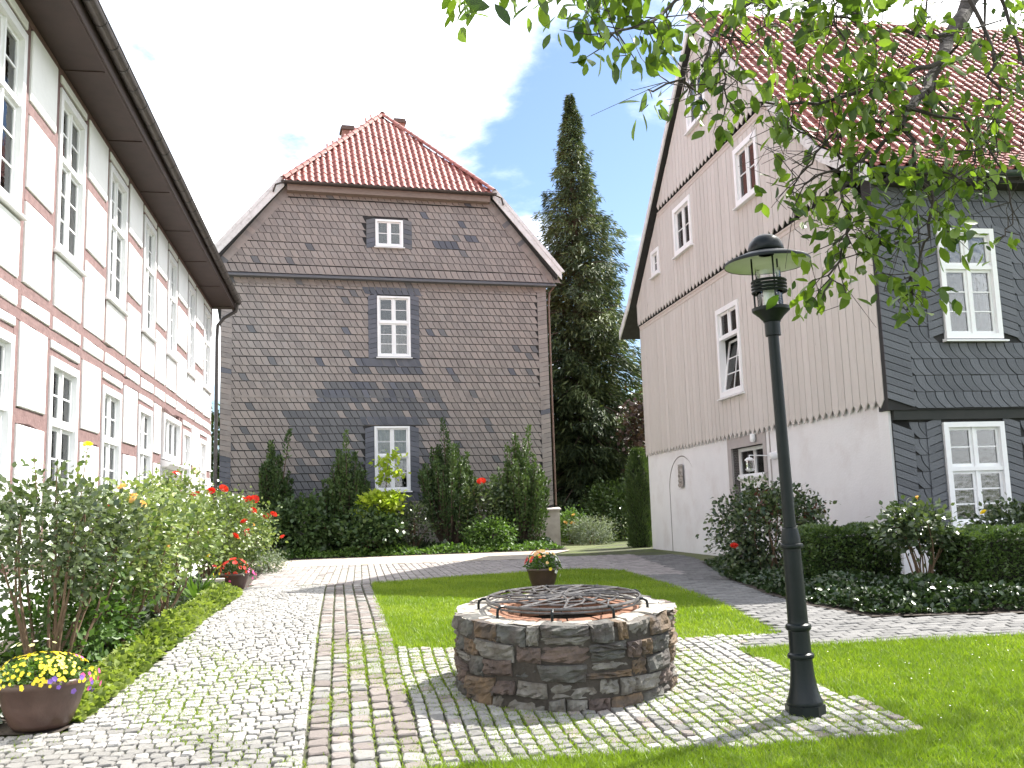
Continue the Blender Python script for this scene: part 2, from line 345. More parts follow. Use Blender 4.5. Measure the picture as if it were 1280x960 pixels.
STRIP = [(-7.5, 23.2), (-6.06, 23.5), (0.3, 24.2), (1.5, 28.3), (1.6, 29), (-6, 27.9), (-9.5, 26.8)]
# strip of setts: left edge through (-1.62,7.45) along azimuth -10.5 deg
DIRX, DIRY = -math.sin(R(10.5)), math.cos(R(10.5)); NX, NY = DIRY, -DIRX
def pq(s, t): return (-1.55+DIRX*(s-0)+NX*t, 7.14+DIRY*s+NY*t)      # s along path, t to the right
COBBLE = [(-4.3, 3), (-4.8, 7.06), (-3.45, 7.08), (-3.34, 7.26), (-3.58, 10.21), (-4.47, 15.53), (-4.65, 16.3), (-4, 17.3), (-3.4, 17.3), (-2.6, 17.3), (-2.12, 14.35), (-1.69, 11.8), (-1.24, 9.71), (-1.15, 9.57), (-0.55, 9.52), (1.54, 9.62), (2.47, 9.71), (2.04, 9.11), (2.26, 8.26), (2.43, 7.69), (2.76, 6.59), (2.53, 6.5), (1.78, 6.4), (0.54, 6.27), (-0.29, 6.16), (-0.89, 6.01), (-1.2, 5.39), (-1.2, 3)]
path = drape('cobbled_path', COBBLE, .008, joint)
pathr = drape('paved_path', PATH_R, .008, joint)
drape('gravel_strip', STRIP, .03, sand)
drape('lawn_front', LAWN_R, .014, lawn_m); drape('lawn_centre', LAWN_C, .014, lawn_m)
BED = [(x, y) for x, y in BED_EDGE]+[(wall_x(23.4), 23.4), (wall_x(7.11), 7.11)]
drape('flower_bed', BED, .03, soil)
BED_S = [(-9.6, 28.4), (-9.6, 31), (1.3, 33.6), (1.6, 29.6), (.2, 28.7), (-6, 28.0)]
drape('shrub_bed', BED_S, .045, soil)
BED_R = [(3.28, 12.83), (3.39, 11.37), (3.78, 10.41), (5.37, 10.37), (7.3, 10.74), (11.97, 11.6), (13, 16.6), (6.29, 15.58), (5, 19.6), (4.6, 20.6), (3.9, 20.5), (3.41, 15.46)]
drape('hedge_bed', BED_R, .03, soil)
drape('back_lawn', [(1.9, 36), (4.6, 36), (7, 70), (-4, 70)], .035, lawn_m)
# sett shapes: chamfered, slightly domed blocks of unit size
def sett_shape(seed, bev=.12):
    r = np.random.default_rng(seed); o = []
    for (x, y) in ((-.5, -.5), (.5, -.5), (.5, .5), (-.5, .5)):
        x *= 1-r.random()*.14; y *= 1-r.random()*.14
        for k in (0, 1):
            c = bev*(.7+.6*r.random())
            # two points per corner
            first = (x, y-math.copysign(c, y)) if (x*y < 0) == (k == 0) else (x-math.copysign(c, x), y)
            o.append(first)
    ang = [math.atan2(b, a) for a, b in o]; o = [o[i] for i in np.argsort(ang)]
    v = [(a, b, -.9) for a, b in o]+[(a, b, .72+.1*r.random()) for a, b in o]+[(a*.90, b*.88, 1+.07*r.normal()) for a, b in o]+[(r.normal(0, .1), r.normal(0, .1), 1.03)]
    f = [(i, (i+1) % 8, 8+(i+1) % 8, 8+i) for i in range(8)]+[(8+i, 8+(i+1) % 8, 16+(i+1) % 8, 16+i) for i in range(8)]+[(16+i, 16+(i+1) % 8, 24) for i in range(8)]
    return v, f
for k in range(10): SH[('sett', k)] = sett_shape(k)
def pave_shape(seed):
    r = np.random.default_rng(seed); b = .46
    v = [(x, y, -.9) for x, y in ((-.5, -.5), (.5, -.5), (.5, .5), (-.5, .5))]
    v += [(x, y, .75) for x, y in ((-.5, -.5), (.5, -.5), (.5, .5), (-.5, .5))]+[(x*.93, y*.88, 1+.08*r.normal()) for x, y in ((-.5, -.5), (.5, -.5), (.5, .5), (-.5, .5))]
    f = [(i, (i+1) % 4, 4+(i+1) % 4, 4+i) for i in range(4)]+[(4+i, 4+(i+1) % 4, 8+(i+1) % 4, 8+i) for i in range(4)]+[(8, 9, 10, 11)]
    return v, f
for k in range(5): SH[('pave', k)] = pave_shape(k)
def lay(x, y, rz, lx, ly, mat, kind='sett', h=.036, tilt=.03):
    k = random.randrange(10 if kind == 'sett' else 5)
    z = gzf(y)+random.gauss(0, .0025)
    sl = math.atan((gzf(y+.1)-gzf(y-.1))/.2)
    m = Matrix.Translation((x, y, z)) @ Matrix.Rotation(sl+random.gauss(0, tilt), 4, 'X') @ Matrix.Rotation(random.gauss(0, tilt), 4, 'Y') @ Matrix.Rotation(rz+(math.pi if random.random() < .5 else 0), 4, 'Z') @ Matrix.Diagonal((lx, ly, h, 1))
    return ((kind, k), np.array(m), mat)
PA = math.radians(10.5)
WELL_C, WELL_R = (0.375, 8.16), 0.925
def bed_x(y): return float(np.interp(y, [p[1] for p in BED_EDGE], [p[0] for p in BED_EDGE]))
def in_cob(x, y, mg=.0):
    return pip(COBBLE, x, y) and (x-WELL_C[0])**2+(y-WELL_C[1])**2 > (WELL_R-.08)**2
itA, itB, itC = [], [], []
s = -4.2                                           # area left of the sett strip: running bond across the path
while s < 10.1:
    d = random.uniform(.098, .122); t = -.01; wd = random.uniform(.04, .12)
    while t > -3.9:
        x, y = pq(s+d/2+random.gauss(0, .006), t-wd/2)
        y += .03*math.sin(t*2.1+s)*min(1, -t)
        if in_cob(x, y) and (y < 7.08 or x > bed_x(y)+.03): itA.append(lay(x, y, PA+random.gauss(0, .035), wd*.955, d*.925, cob))
        t -= wd; wd = random.uniform(.085, .135)
    s += d
t = 0.                                             # the strip: five straight columns, stones side by side
for c in range(5):
    wd = (.155, .145, .155, .15, .16)[c]; s = -4.2+random.random()*.1
    while s < 10.4:
        ln = random.uniform(.15, .215); x, y = pq(s+ln/2, t+wd/2)
        if in_cob(x, y): itB.append(lay(x, y, PA+random.gauss(0, .02), wd*.91, ln*.90, cobw if random.random() < .6 else cob))
        s += ln
    t += wd
t0 = t
while t < 5.6:                                     # around the well: columns with mossy joints
    wd = random.uniform(.092, .118); s = -2.2+random.random()*.15
    while s < 4.6:
        ln = random.uniform(.095, .14); x, y = pq(s+ln/2, t+wd/2+.012*math.sin(s*3+t))
        if in_cob(x, y): itC.append(lay(x, y, PA+random.gauss(0, .05), wd*.91, ln*.90, cob if random.random() < .88 else cobw))
        s += ln
    t += wd
ID = np.eye(4)
pieces(path, ID, 'cobblestone', 'cobblestones', itA+itC)
pieces(path, ID, 'sett', 'setts', itB)
itP = []
a2 = R(9.3)
def pr2(s_, t_): return (2.94-math.sin(a2)*s_+math.cos(a2)*t_, 9.2+math.cos(a2)*s_+math.sin(a2)*t_)
row = 0; s = -1.0
while s < 16.0:                                    # pavers of the path round the lawn
    ln = .2; t = -8.5+(ln/2 if row % 2 else 0)
    while t < 6.5:
        x, y = pr2(s+.052, t+ln/2)
        if pip(PATH_R, x, y) and y < 24.2 and not (y < 9.6 and x < 2.0):
            far = y > 17.2 and x < 3
            if not far: itP.append(lay(x, y, a2+random.gauss(0, .012), ln*.95, .1, paver, 'pave', .026, .012))
        t += ln
    s += .106; row += 1
t = -9
while t < 8:                                       # long setts laid lengthwise in front of the slate house
    s = 6.3+random.random()*.2
    while s < 18:
        ln = random.uniform(.24, .32); x, y = pr2(s+ln/2, t+.075)
        if pip(PATH_R, x, y) and y > 17.1 and x < 3.0 and y < 25: itP.append(lay(x, y, a2+random.gauss(0, .02), .135, ln*.94, brickpav, 'pave', .026, .015))
        s += ln
    t += .15
pieces(pathr, ID, 'paving_stone', 'paving_stones', itP)
# grass: blades as one mesh per lawn, nobody could count them
def blades(name, poly, n, h, wd, label, y_max=99, view=True):
    xs = np.array([p[0] for p in poly]); ys = np.array([p[1] for p in poly])
    X = rng.uniform(xs.min(), xs.max(), n*4); Y = rng.uniform(max(ys.min(), 4.5), ys.max(), n*4)
    k = pip_np(poly, X, Y); X, Y = X[k], Y[k]
    k = (np.abs(X) < .60*Y+.9); X, Y = X[k], Y[k]
    # more blades near the camera
    k = rng.random(len(X)) < np.clip((8.5/np.maximum(Y, 1))**1.2, 0, 1); X, Y = X[k][:n], Y[k][:n]
    m = len(X); X = X+rng.normal(0, .022, m); Y = Y+rng.normal(0, .022, m); a = rng.uniform(0, 2*np.pi, m); H = h*rng.uniform(.55, 1.35, m); W = wd*rng.uniform(.7, 1.4, m)
    cl = .5+.3*np.sin(X*1.7+1.3*np.sin(Y*1.1))*np.sin(Y*2.3+X*.6)+.2*np.sin(X*6.1+2*np.sin(Y*4.3))*np.sin(Y*7.7+X*2.9); H *= .8+.35*cl
    d = edge_dist(poly, X, Y); H *= np.where(d < .08, 1.3, 1)
    ln = rng.normal(0, .55, (m, 2)); Z = gz(Y)+.012
    V = np.zeros((m, 3, 3), np.float32)
    V[:, 0] = np.stack([X-np.cos(a)*W, Y-np.sin(a)*W, Z], 1); V[:, 1] = np.stack([X+np.cos(a)*W, Y+np.sin(a)*W, Z], 1)
    V[:, 2] = np.stack([X+ln[:, 0]*H, Y+ln[:, 1]*H, Z+H], 1)
    o = link(name, fast_mesh(name, V.reshape(-1, 3), np.arange(m*3).reshape(-1, 3), np.clip(.65*cl+.35*rng.random(m), .01, .99), grass_m))
    return tag(o, label, 'grass', kind='stuff')
blades('grass', LAWN_R, 170000, .042, .0042, 'short sunlit grass of the front lawn around the lamp post')
blades('grass', LAWN_C, 110000, .04, .0055, 'short grass of the lawn behind the stone well')
blades('grass', [(1.9, 36), (4.6, 36), (7, 60), (-2, 60)], 6000, .12, .03, 'strip of sunny grass far back between the houses')
# moss and weeds in the joints
def joint_moss(n):
    X = rng.uniform(-3.6, 2.9, n); Y = rng.uniform(5.5, 11, n); k = pip_np(COBBLE, X, Y); X, Y = X[k], Y[k]
    cl = np.sin(X*1.9+.5)*np.sin(Y*1.3+X)+.9*np.sin(X*5.1+Y*3.7)*.5
    k = (cl+rng.normal(0, .35, len(X)) > np.where(X < -1.55, .5, -.35)); X, Y = X[k], Y[k]; m = len(X)
    a = rng.uniform(0, 6.28, m); H = rng.uniform(.02, .045, m); W = rng.uniform(.004, .009, m); ln = rng.normal(0, .8, (m, 2)); Z = gz(Y)+.012
    V = np.zeros((m, 3, 3), np.float32)
    V[:, 0] = np.stack([X-np.cos(a)*W, Y-np.sin(a)*W, Z], 1); V[:, 1] = np.stack([X+np.cos(a)*W, Y+np.sin(a)*W, Z], 1); V[:, 2] = np.stack([X+ln[:, 0]*H, Y+ln[:, 1]*H, Z+H], 1)
    tag(link('joint_moss', fast_mesh('joint_moss', V.reshape(-1, 3), np.arange(m*3).reshape(-1, 3), rng.random(m), grass_m)), 'moss and weeds sprouting in the joints of the cobbles', 'moss', kind='stuff')
joint_moss(130000)
X = rng.uniform(1, 7, 130); Y = rng.uniform(6, 9.6, 130); k = pip_np(LAWN_R, X, Y); X, Y = X[k], Y[k]; m = len(X); V = np.zeros((m, 4, 3)); q = rng.uniform(.0025, .0055, m)
for c, (a, b) in enumerate(((-1, -1), (1, -1), (1, 1), (-1, 1))): V[:, c] = np.stack([X+a*q, Y+b*q*.7, gz(Y)+.05+b*q*.5], 1)
tag(link('lawn_daisies', fast_mesh('lawn_daisies', V.reshape(-1, 3), np.arange(m*4).reshape(-1, 4), None, petal_white)), 'tiny white daisies sprinkled over the front lawn', 'daisies', kind='stuff')
# ------------------------------------------------------------------ windows
WM = {}
def wpart(key, fn, mat):
    if key not in WM:
        mb = MB(); fn(mb); WM[key] = mb.mesh(str(key[0]), mat)
    return WM[key]
def window(parent, loc, rz, W, H, cells, sill=True, cas=.07, cur=None, paint=None, deep=.0, tilt=None):
    """cells: (x0,x1,z0,z1,cols,rows) in fractions of the clear opening; facing local -y, origin bottom centre"""
    paint = paint or white_paint; P = paint.name; w2, ht = W/2, H
    def casing(mb):
        mb.box(-w2, -w2+cas, -.035, .13, 0, ht); mb.box(w2-cas, w2, -.035, .13, 0, ht)
        mb.box(-w2+cas, w2-cas, -.035, .13, ht-cas, ht); mb.box(-w2+cas, w2-cas, -.035, .13, 0, cas)
        zs = sorted({c[2] for c in cells if c[2] > 0})
        for z in zs: zc = cas+z*(ht-2*cas); mb.box(-w2+cas, w2-cas, -.012, .10, zc-.035, zc+.035)
        for c in cells:
            if c[0] > 0:
                xc = -w2+cas+c[0]*(W-2*cas); mb.box(xc-.022, xc+.022, .002, .095, cas+c[2]*(ht-2*cas)+.035*(c[2] > 0), cas+c[3]*(ht-2*cas)-.035*(c[3] < 1))
    win = link('window', wpart(('window_frame', W, H, cas, tuple(cells), P), casing, paint), parent, loc, (0, 0, rz))
    for ci, c in enumerate(cells):
        x0 = -w2+cas+c[0]*(W-2*cas)+(.022 if c[0] > 0 else 0); x1 = -w2+cas+c[1]*(W-2*cas)-(.022 if c[1] < 1 else 0)
        z0 = cas+c[2]*(ht-2*cas)+(.035 if c[2] > 0 else 0); z1 = cas+c[3]*(ht-2*cas)-(.035 if c[3] < 1 else 0)
        sw, sh = x1-x0, z1-z0; b = min(.05, sw*.12); nc, nr = c[4], c[5]; mw = .022
        def sash(mb):
            mb.box(0, b, 0, .045, 0, sh); mb.box(sw-b, sw, 0, .045, 0, sh); mb.box(b, sw-b, 0, .045, 0, b); mb.box(b, sw-b, 0, .045, sh-b, sh)
            for k in range(1, nc): xx = b+k*(sw-2*b)/nc; mb.box(xx-mw/2, xx+mw/2, .006, .04, b, sh-b)
            for k in range(1, nr):
                zz_ = b+k*(sh-2*b)/nr
                for q in range(nc): xa = b+q*(sw-2*b)/nc+(mw/2 if q else 0); xb = b+(q+1)*(sw-2*b)/nc-(mw/2 if q < nc-1 else 0); mb.box(xa, xb, .006, .04, zz_-mw/2, zz_+mw/2)
        rx = 0
        if tilt is not None and ci == tilt: rx = R(-9)
        so_ = link('sash', wpart(('sash', round(sw, 4), round(sh, 4), nc, nr, P), sash, paint), win, (x0, .03, z0), (rx, 0, 0))
        pw, ph = (sw-2*b)/nc, (sh-2*b)/nr
        pm = wpart(('pane', round(pw, 4), round(ph, 4)), lambda mb: mb.box(-.002, pw+.002, 0, .004, -.002, ph+.002), glass)
        for q in range(nc):
            for r_ in range(nr):
                lx, lz = b+q*pw, b+r_*ph
                yy = .048+(lz*math.tan(-rx) if rx else 0)
                link('pane', pm, win, (x0+lx, yy+random.uniform(0, .0015), z0+lz), (rx, 0, random.gauss(0, .004)))
    if sill: link('sill', wpart(('sill', W), lambda mb: mb.prism([(-.10, -.055), (-.10, -.03), (.02, -.002), (.02, -.055)], 'x', -w2-.05, w2+.05), paint), win)
    def inner(mb):
        a, b_, d0, d1 = -w2+.02, w2-.02, .131, .9
        mb.add([(a, d1, 0), (b_, d1, 0), (b_, d1, ht), (a, d1, ht), (a, d0, 0), (b_, d0, 0), (b_, d0, ht), (a, d0, ht)], [(0, 1, 2, 3), (4, 0, 3, 7), (1, 5, 6, 2), (4, 5, 1, 0), (3, 2, 6, 7)])
    link('interior', wpart(('interior', W, H), inner, room), win)
    if cur:
        x0f, x1f, z0f, z1f, cm = cur
        def drp(mb):
            n = 48; vs = []
            for i in range(n+1):
                t = i/n; x = -w2+cas+(W-2*cas)*(x0f+(x1f-x0f)*t); y = .16+.02*math.sin(t*40)+.01*math.sin(t*17)
                vs += [(x, y, z0f*ht+cas), (x, y, z1f*ht-cas)]
            mb.add(vs, [(2*i, 2*i+2, 2*i+3, 2*i+1) for i in range(n)])
        link('curtain', wpart(('curtain', W, H, x0f, x1f, z0f, z1f, cm.name), drp, cm), win)
    return win
def holes_wall(strips, holes, top, bottom, plane, thick, grid=.3):
    """wall facing -y (plane y=0..thick) from x strips[0] to strips[1], cut round holes (x0,x1,z0,z1); top: function of x"""
    mb = MB(); xs = {strips[0], strips[1]}
    for h in holes: xs |= {h[0], h[1]}
    x = strips[0]
    while x < strips[1]: xs.add(x); x += grid
    xs = sorted(v for v in xs if strips[0] <= v <= strips[1]); xs = [v for i, v in enumerate(xs) if i == 0 or v-xs[i-1] > 1e-4]
    for a, b in zip(xs, xs[1:]):
        m = (a+b)/2; zt = min(top(a), top(b)); hs = sorted((h[2], h[3]) for h in holes if h[0] < m < h[1]); z = bottom
        for h0, h1 in hs:
            if h0 > z: mb.box(a, b, plane, plane+thick, z, min(h0, zt))
            z = h1
        if z < zt: mb.box(a, b, plane, plane+thick, z, zt)
    return mb
# ------------------------------------------------------------------ slate shapes (in the x-z plane, outside -y)
def slate_prism(outline, t=.012, tilt=.006):
    n = len(outline); v = [(x, -t-tilt*(1-z), z) for x, z in outline]+[(x, .0, z) for x, z in outline]
    f = [tuple(range(n))]+[(i, i+n, (i+1) % n+n, (i+1) % n) for i in range(n)]
    return v, f
def scale_slate(wd, ht, gap=.016, cut=.85):
    """left edge sweeps down and to the right into the row line; the right edge follows the neighbour's"""
    n = 6; left = [(wd*(.04*t+.96*t**2.2), ht-.004-(ht-.010)*t) for t in [k/n for k in range(n+1)]]
    right = [(x+wd-gap, z) for x, z in left]
    o = left+right[::-1]
    q = []
    for p in o:
        if not q or abs(p[0]-q[-1][0])+abs(p[1]-q[-1][1]) > 1e-5: q.append(p)
    return slate_prism(q, .014, .01)
def chevron_slate(wd, ht, slope, gap=.013):
    return slate_prism([(0, gap), (wd, gap+slope*wd), (wd, ht+slope*wd), (0, ht)] if slope >= 0 else [(0, gap), (wd, gap+slope*wd), (wd, ht+slope*wd), (0, ht)], .012, .008)
def lean_slate(wd, ht, gap=.02, lean=.42):
    """small field slate of the brown gable: nearly rectangular, side edges leaning, lower corner rounded"""
    l = [(-lean*wd*.5, ht-.004), (0, ht*.45), (lean*wd*.35, ht*.16), (lean*wd, .022)]
    r = [(x+wd-gap, z) for x, z in l]
    return slate_prism(l+r[::-1], .012, .01)
def slate_field(items, key, wd, ht, x0, x1, z0, z1, holes, mat_fn, plane=0., stagger=.5, top=None):
    r = 0; z = z0
    while z < z1-.02:
        x = x0-wd*.7-(wd*stagger if r % 2 else 0)*.4+random.uniform(0, .03)
        while x < x1:
            c = (x+wd*.6, z+ht/2)
            ok = x > x0-wd*.9 and x+wd < x1+wd*.9 and (top is None or c[1] < top(c[0]))
            for h in holes:
                if h[0]+wd*.3 < c[0] < h[1]-wd*.3 and h[2]-ht*.1 < c[1] < h[3]+ht*.1: ok = False
            if ok: items.append((key, M4((x, plane+random.gauss(0, .0015), z+random.gauss(0, .0022)), rx=random.gauss(0, .006)), mat_fn(*c)))
            x += wd
        z += ht; r += 1
def slate_strip(items, key, ht, x, z0, z1, mat_fn, plane=0.):
    z = z0
    while z < z1: items.append((key, M4((x, plane-.02+random.gauss(0, .001), z)), mat_fn(x, z))); z += ht
# ------------------------------------------------------------------ clay pantile
def pantile(wd=.22, ln=.36):
    n = 7; v = []; f = []
    for j in (0, 1):
        for i in range(n+1):
            t = i/n; x = wd*1.08*t; z = .034*math.sin(t*2*math.pi*.92+.5)+(.022 if j == 0 else 0)
            v.append((x, j*ln, z))
    for i in range(n): f.append((i, i+1, n+1+i+1, n+1+i))
    for i in range(n+1): x, y, z = v[i]; v.append((x, y, z-.02))
    b = 2*(n+1)
    for i in range(n): f.append((b+i, b+i+1, i+1, i))
    return v, f
SH['tile'] = pantile()
def ridge_tile(ln=.4, r0=.12, r1=.105):
    n = 6; v = []; f = []
    for j, r_ in ((0, r0), (1, r1)):
        for i in range(n+1): a = math.pi*i/n; v.append((r_*math.cos(a), j*ln, r_*math.sin(a)))
    for i in range(n): f.append((i, i+1, n+1+i+1, n+1+i))
    return v, f
SH['ridge'] = ridge_tile()
def slope_matrix(o, xdir, updir):
    x = np.array(xdir, float); x /= np.linalg.norm(x); y = np.array(updir, float); y -= x*(x@y); y /= np.linalg.norm(y); z = np.cross(x, y)
    m = np.eye(4); m[:3, 0] = x; m[:3, 1] = y; m[:3, 2] = z; m[:3, 3] = o; return m
def tile_slope(items, o, xdir, updir, width, length, inside=None, wd=.22, ex=.31, mat=None):
    S = slope_matrix(o, xdir, updir); r = 0; y = 0.
    while y < length:
        x = 0.
        while x < width-.05:
            if inside is None or inside(x+wd/2, y+ex/2):
                m = S@M4((x+random.gauss(0, .003), y+random.gauss(0, .006), .012+random.gauss(0, .003)), rz=random.gauss(0, .012)); items.append(('tile', m, mat or tile_red))
            x += wd
        y += ex; r += 1
# ------------------------------------------------------------------ slate-hung house at the end of the path
TH_S = R(15.5); MS = frame(1.335, 33.58, .4, TH_S)
HS = thing('slate_house', 'tall house hung with brown slates under a half-hipped red tile roof', 'house', (1.335, 33.58, .4), TH_S)
WS = [(-6.12, -4.98, 6.6, 8.72), (-6.26, -5.06, 2.03, 4.21), (-6.17, -5.21, 10.44, 11.40)]
XL, XR = -11.25, 0.
def s_top(x):           # underside of the gable outline
    return min(12.40, 9.72+1.21*(x+11.55), 9.72+1.21*(.30-x))
build('wall', holes_wall((XL, XR), WS, lambda x: max(9.2, s_top(x)), 1.25, 0., .3), underlay, HS)
mb = MB(); mb.box(XL, XL+.3, .31, 11, .0, 9.3); mb.box(XR-.3, XR, .31, 11, 0, 9.3); mb.box(XL, XR, 10.7, 11, 0, 9.3); build('side_wall', mb, slate_mid, HS)
mb = MB(); mb.box(XL-.12, XR+.16, -.16, 11, -.6, 1.22); mb.prism([(-.22, 1.221), (-.22, 1.27), (0, 1.33), (0, 1.221)], 'x', XL-.15, XR+.2); build('plinth', mb, plinth_m, HS)
def dark_region(x, z):
    n = .35*math.sin(3.1*z+1.7*x)+.2*math.sin(7*x+z)
    if 5.1 < z < 5.75 and -8.3+n < x < -3.9+n: return .9
    if 1.2 < z <= 5.1 and -8.75+n*.8+max(0, 3.2-z)*-.1 < x < -4.2+n+(z-4)*.25: return .85
    if -7.0 < x < -4.6 and 6.1 < z < 6.62: return .8
    return 0
spots = {(-7.2, 7.4), (-8.1, 6.5), (-4.3, 7.5), (-3.6, 6.0), (-1.3, 6.1), (-4.4, 11.5), (-3.0, 11.3), (-2.7, 10.9), (-2.6, 12.3), (-2.9, 12.2), (-3.3, 10.6), (-3.6, 10.7), (-3.9, 10.6)}
def s_mat(x, z):
    if random.random() < dark_region(x, z): return slate_blue if (z > 5.1 and random.random() < .3) else slate_mid
    for a, b in spots:
        if abs(x-a) < .14 and abs(z-b) < .14: return slate_blue
    return slate_brown if random.random() < .975 else slate_mid
it = []
SH['sf'] = lean_slate(.222, .262, .024, .62); SH['sband'] = lean_slate(.22, .30, .024, .6)
SH['sdn'] = chevron_slate(.34, .17, -.22); SH['sup'] = chevron_slate(.34, .17, .22); SH['sw_l'] = chevron_slate(.3, .17, .25); SH['sw_r'] = chevron_slate(.3, .17, -.25)
hW = [(h[0]-.33, h[1]+.33, h[2]-.12, h[3]+.1) for h in WS]
# wall field: rows, broken by two bands of upright slates
slate_field(it, 'sf', .222, .262, XL+.38, XR-.38, 1.34, 5.1, hW, s_mat)
slate_field(it, 'sband', .22, .30, XL+.38, XR-.38, 5.16, 5.4, [], s_mat, -.012)
slate_field(it, 'sf', .222, .262, XL+.38, XR-.38, 5.46, 6.2, hW, s_mat)
slate_field(it, 'sband', .22, .30, XL+.38, XR-.38, 6.24, 6.5, hW, s_mat, -.012)
slate_field(it, 'sf', .222, .262, XL+.38, XR-.38, 6.55, 9.05, hW, s_mat)
slate_field(it, 'sband', .22, .30, XL+.1, XR-.1, 9.0, 9.2, [], s_mat, -.02)
def edge_mat(x, z): return slate_blue if (x < -9 and 1.9 < z < 3.2) or random.random() < .06 else slate_brown
slate_strip(it, 'sdn', .17, XL+.01, 1.42, 9.0, edge_mat); slate_strip(it, 'sup', .17, XR-.36, 1.34, 9.0, edge_mat)
for i, h in enumerate(WS):
    mf = (lambda x, z: slate_blue) if i < 2 else (lambda x, z: slate_blue if random.random() < .5 else slate_mid)
    slate_strip(it, 'sw_l', .17, h[0]-.31, h[2]-.1, h[3]-.08, mf, -.006 if i < 2 else -.156); slate_strip(it, 'sw_r', .17, h[1]+.01, h[2]-.02, h[3]-.0, mf, -.006 if i < 2 else -.156)
    if i < 2: slate_field(it, 'sband', .22, .2, h[0]-.3, h[1]+.3, h[3]+.03, h[3]+.2, [], mf, -.014); slate_field(it, 'sband', .22, .2, h[0]-.3, h[1]+.35, h[2]-.36, h[2]-.2, [], mf, -.014)
# gable above the ledge, 15 cm proud
GP = -.15
build('gable_wall', holes_wall((XL-.2, XR+.2), [(WS[2][0], WS[2][1], WS[2][2], WS[2][3])], s_top, 9.3, GP, .14), underlay, HS)
slate_field(it, 'sband', .22, .30, XL-.25, XR+.3, 9.34, 9.5, [], s_mat, GP-.03)
inset = lambda x: min(12.3, 9.72+1.21*(x+11.25), 9.72+1.21*(.0-x))
slate_field(it, 'sf', .222, .255, XL-.2, XR+.2, 9.66, 10.4, [(-6.5, -4.9, 10.38, 11.5)], s_mat, GP, top=inset)
slate_field(it, 'sband', .22, .28, XL, XR, 10.43, 10.6, [(-6.5, -4.9, 10.38, 11.5)], s_mat, GP-.012, top=inset)
slate_field(it, 'sf', .222, .255, XL, XR, 10.72, 12.0, [(-6.5, -4.9, 10.38, 11.5)], s_mat, GP, top=inset)
slate_field(it, 'sband', .22, .28, XL+2, XR-2, 12.02, 12.2, [], s_mat, GP-.015, top=lambda x: inset(x)+.4)
# raking strips along the gable edge
SH['rk'] = chevron_slate(.17, .36, 0)
for sgn, xe in ((1, XL-.3), (-1, XR+.3)):
    k = 0
    while k*.17 < 3.9:
        a = math.atan(1.21); d = k*.17; x = xe+sgn*math.cos(a)*d; z = 9.72+math.sin(a)*d
        m = np.array(Matrix.Translation((x, GP-.02, z)) @ Matrix.Rotation(-sgn*a if sgn > 0 else a, 4, 'Y') @ Matrix.Translation((0 if sgn > 0 else -.17, 0, -.42)))
        it.append(('rk', m, s_mat(x, z))); k += 1
pieces(HS, MS, 'slate', 'slates', it)
mb = MB(); mb.prism([(-.30, 9.22), (-.30, 9.27), (-.14, 9.36), (.0, 9.36), (0, 9.22)], 'x', XL-.28, XR+.28); build('ledge', mb, slate_mid, HS)
top2 = [(0, .5, 0, .57, 1, 3), (.5, 1, 0, .57, 1, 3), (0, .5, .57, 1, 1, 2), (.5, 1, .57, 1, 1, 2)]
top3 = [(0, .5, 0, .54, 1, 2), (.5, 1, 0, .54, 1, 2), (0, .5, .54, 1, 1, 2), (.5, 1, .54, 1, 1, 2)]
def wl(h, plane=0.): return ((h[0]+h[1])/2, plane-.03, h[2])
window(HS, wl(WS[0]), 0, WS[0][1]-WS[0][0], WS[0][3]-WS[0][2], top2, cur=(0, 1, .05, .5, curtain))
window(HS, wl(WS[1]), 0, WS[1][1]-WS[1][0], WS[1][3]-WS[1][2], top3, cur=(0, 1, .3, 1, roomplant))
window(HS, wl(WS[2], GP), 0, WS[2][1]-WS[2][0], WS[2][3]-WS[2][2], [(0, .5, 0, 1, 1, 2), (.5, 1, 0, 1, 1, 2)])
# roof: main slopes behind, half hip in front
RX, RZ, RB = -5.42, 16.62, 3.2          # ridge x, height, set-back of the hip's top
HX0, HX1, HZ = -9.25, -2.01, 12.5
FR = -.42
def roof_slab(sgn):
    xe = -5.63+sgn*5.95; ze = 9.62
    mb = MB(); V = [(xe, FR, ze), (HX0 if sgn < 0 else HX1, FR, HZ), (RX, RB, RZ), (RX, 11, RZ), (xe, 11, ze)]
    n = len(V); t = .16; mb.add([(x, y, z) for x, y, z in V]+[(x, y, z-t) for x, y, z in V], [tuple(range(n)), tuple(range(2*n-1, n-1, -1))]+[(i, i+n, (i+1) % n+n, (i+1) % n) for i in range(n)])
    return mb
roof = build('roof', roof_slab(-1), underlay, HS); build('roof', roof_slab(1), underlay, HS)
for sg_ in (-1, 1):
    mb = roof_slab(sg_); mb.v = [(x, y+.03*(y < 0), z+(.02 if i < 5 else .165)) for i, (x, y, z) in enumerate(mb.v)]; build('roof_covering', mb, tile_red, HS)
mb = MB(); V = [(HX0-.06, FR-.05, HZ-.06), (HX1+.06, FR-.05, HZ-.06), (RX, RB, RZ-.05)]; mb.add(V+[(x, y+.02, z-.12) for x, y, z in V], [(0, 1, 2), (5, 4, 3), (0, 3, 4, 1), (1, 4, 5, 2), (2, 5, 3, 0)]); hip = build('hip_roof', mb, underlay, HS)
ti = []
hl = math.hypot(RB-FR, RZ-HZ); hw = HX1-HX0
tile_slope(ti, (HX0-.05, FR-.10, HZ-.02), (1, 0, 0), (0, RB-FR, RZ-HZ), hw+.1, hl, lambda x, y: (.5*hw)*y/hl*1.0-.0 < x+.02 and x < hw+.12-(.5*hw)*y/hl, .225, .30)
pieces(HS, MS, 'roof_tile', 'roof_tiles', ti)
ri_ = []
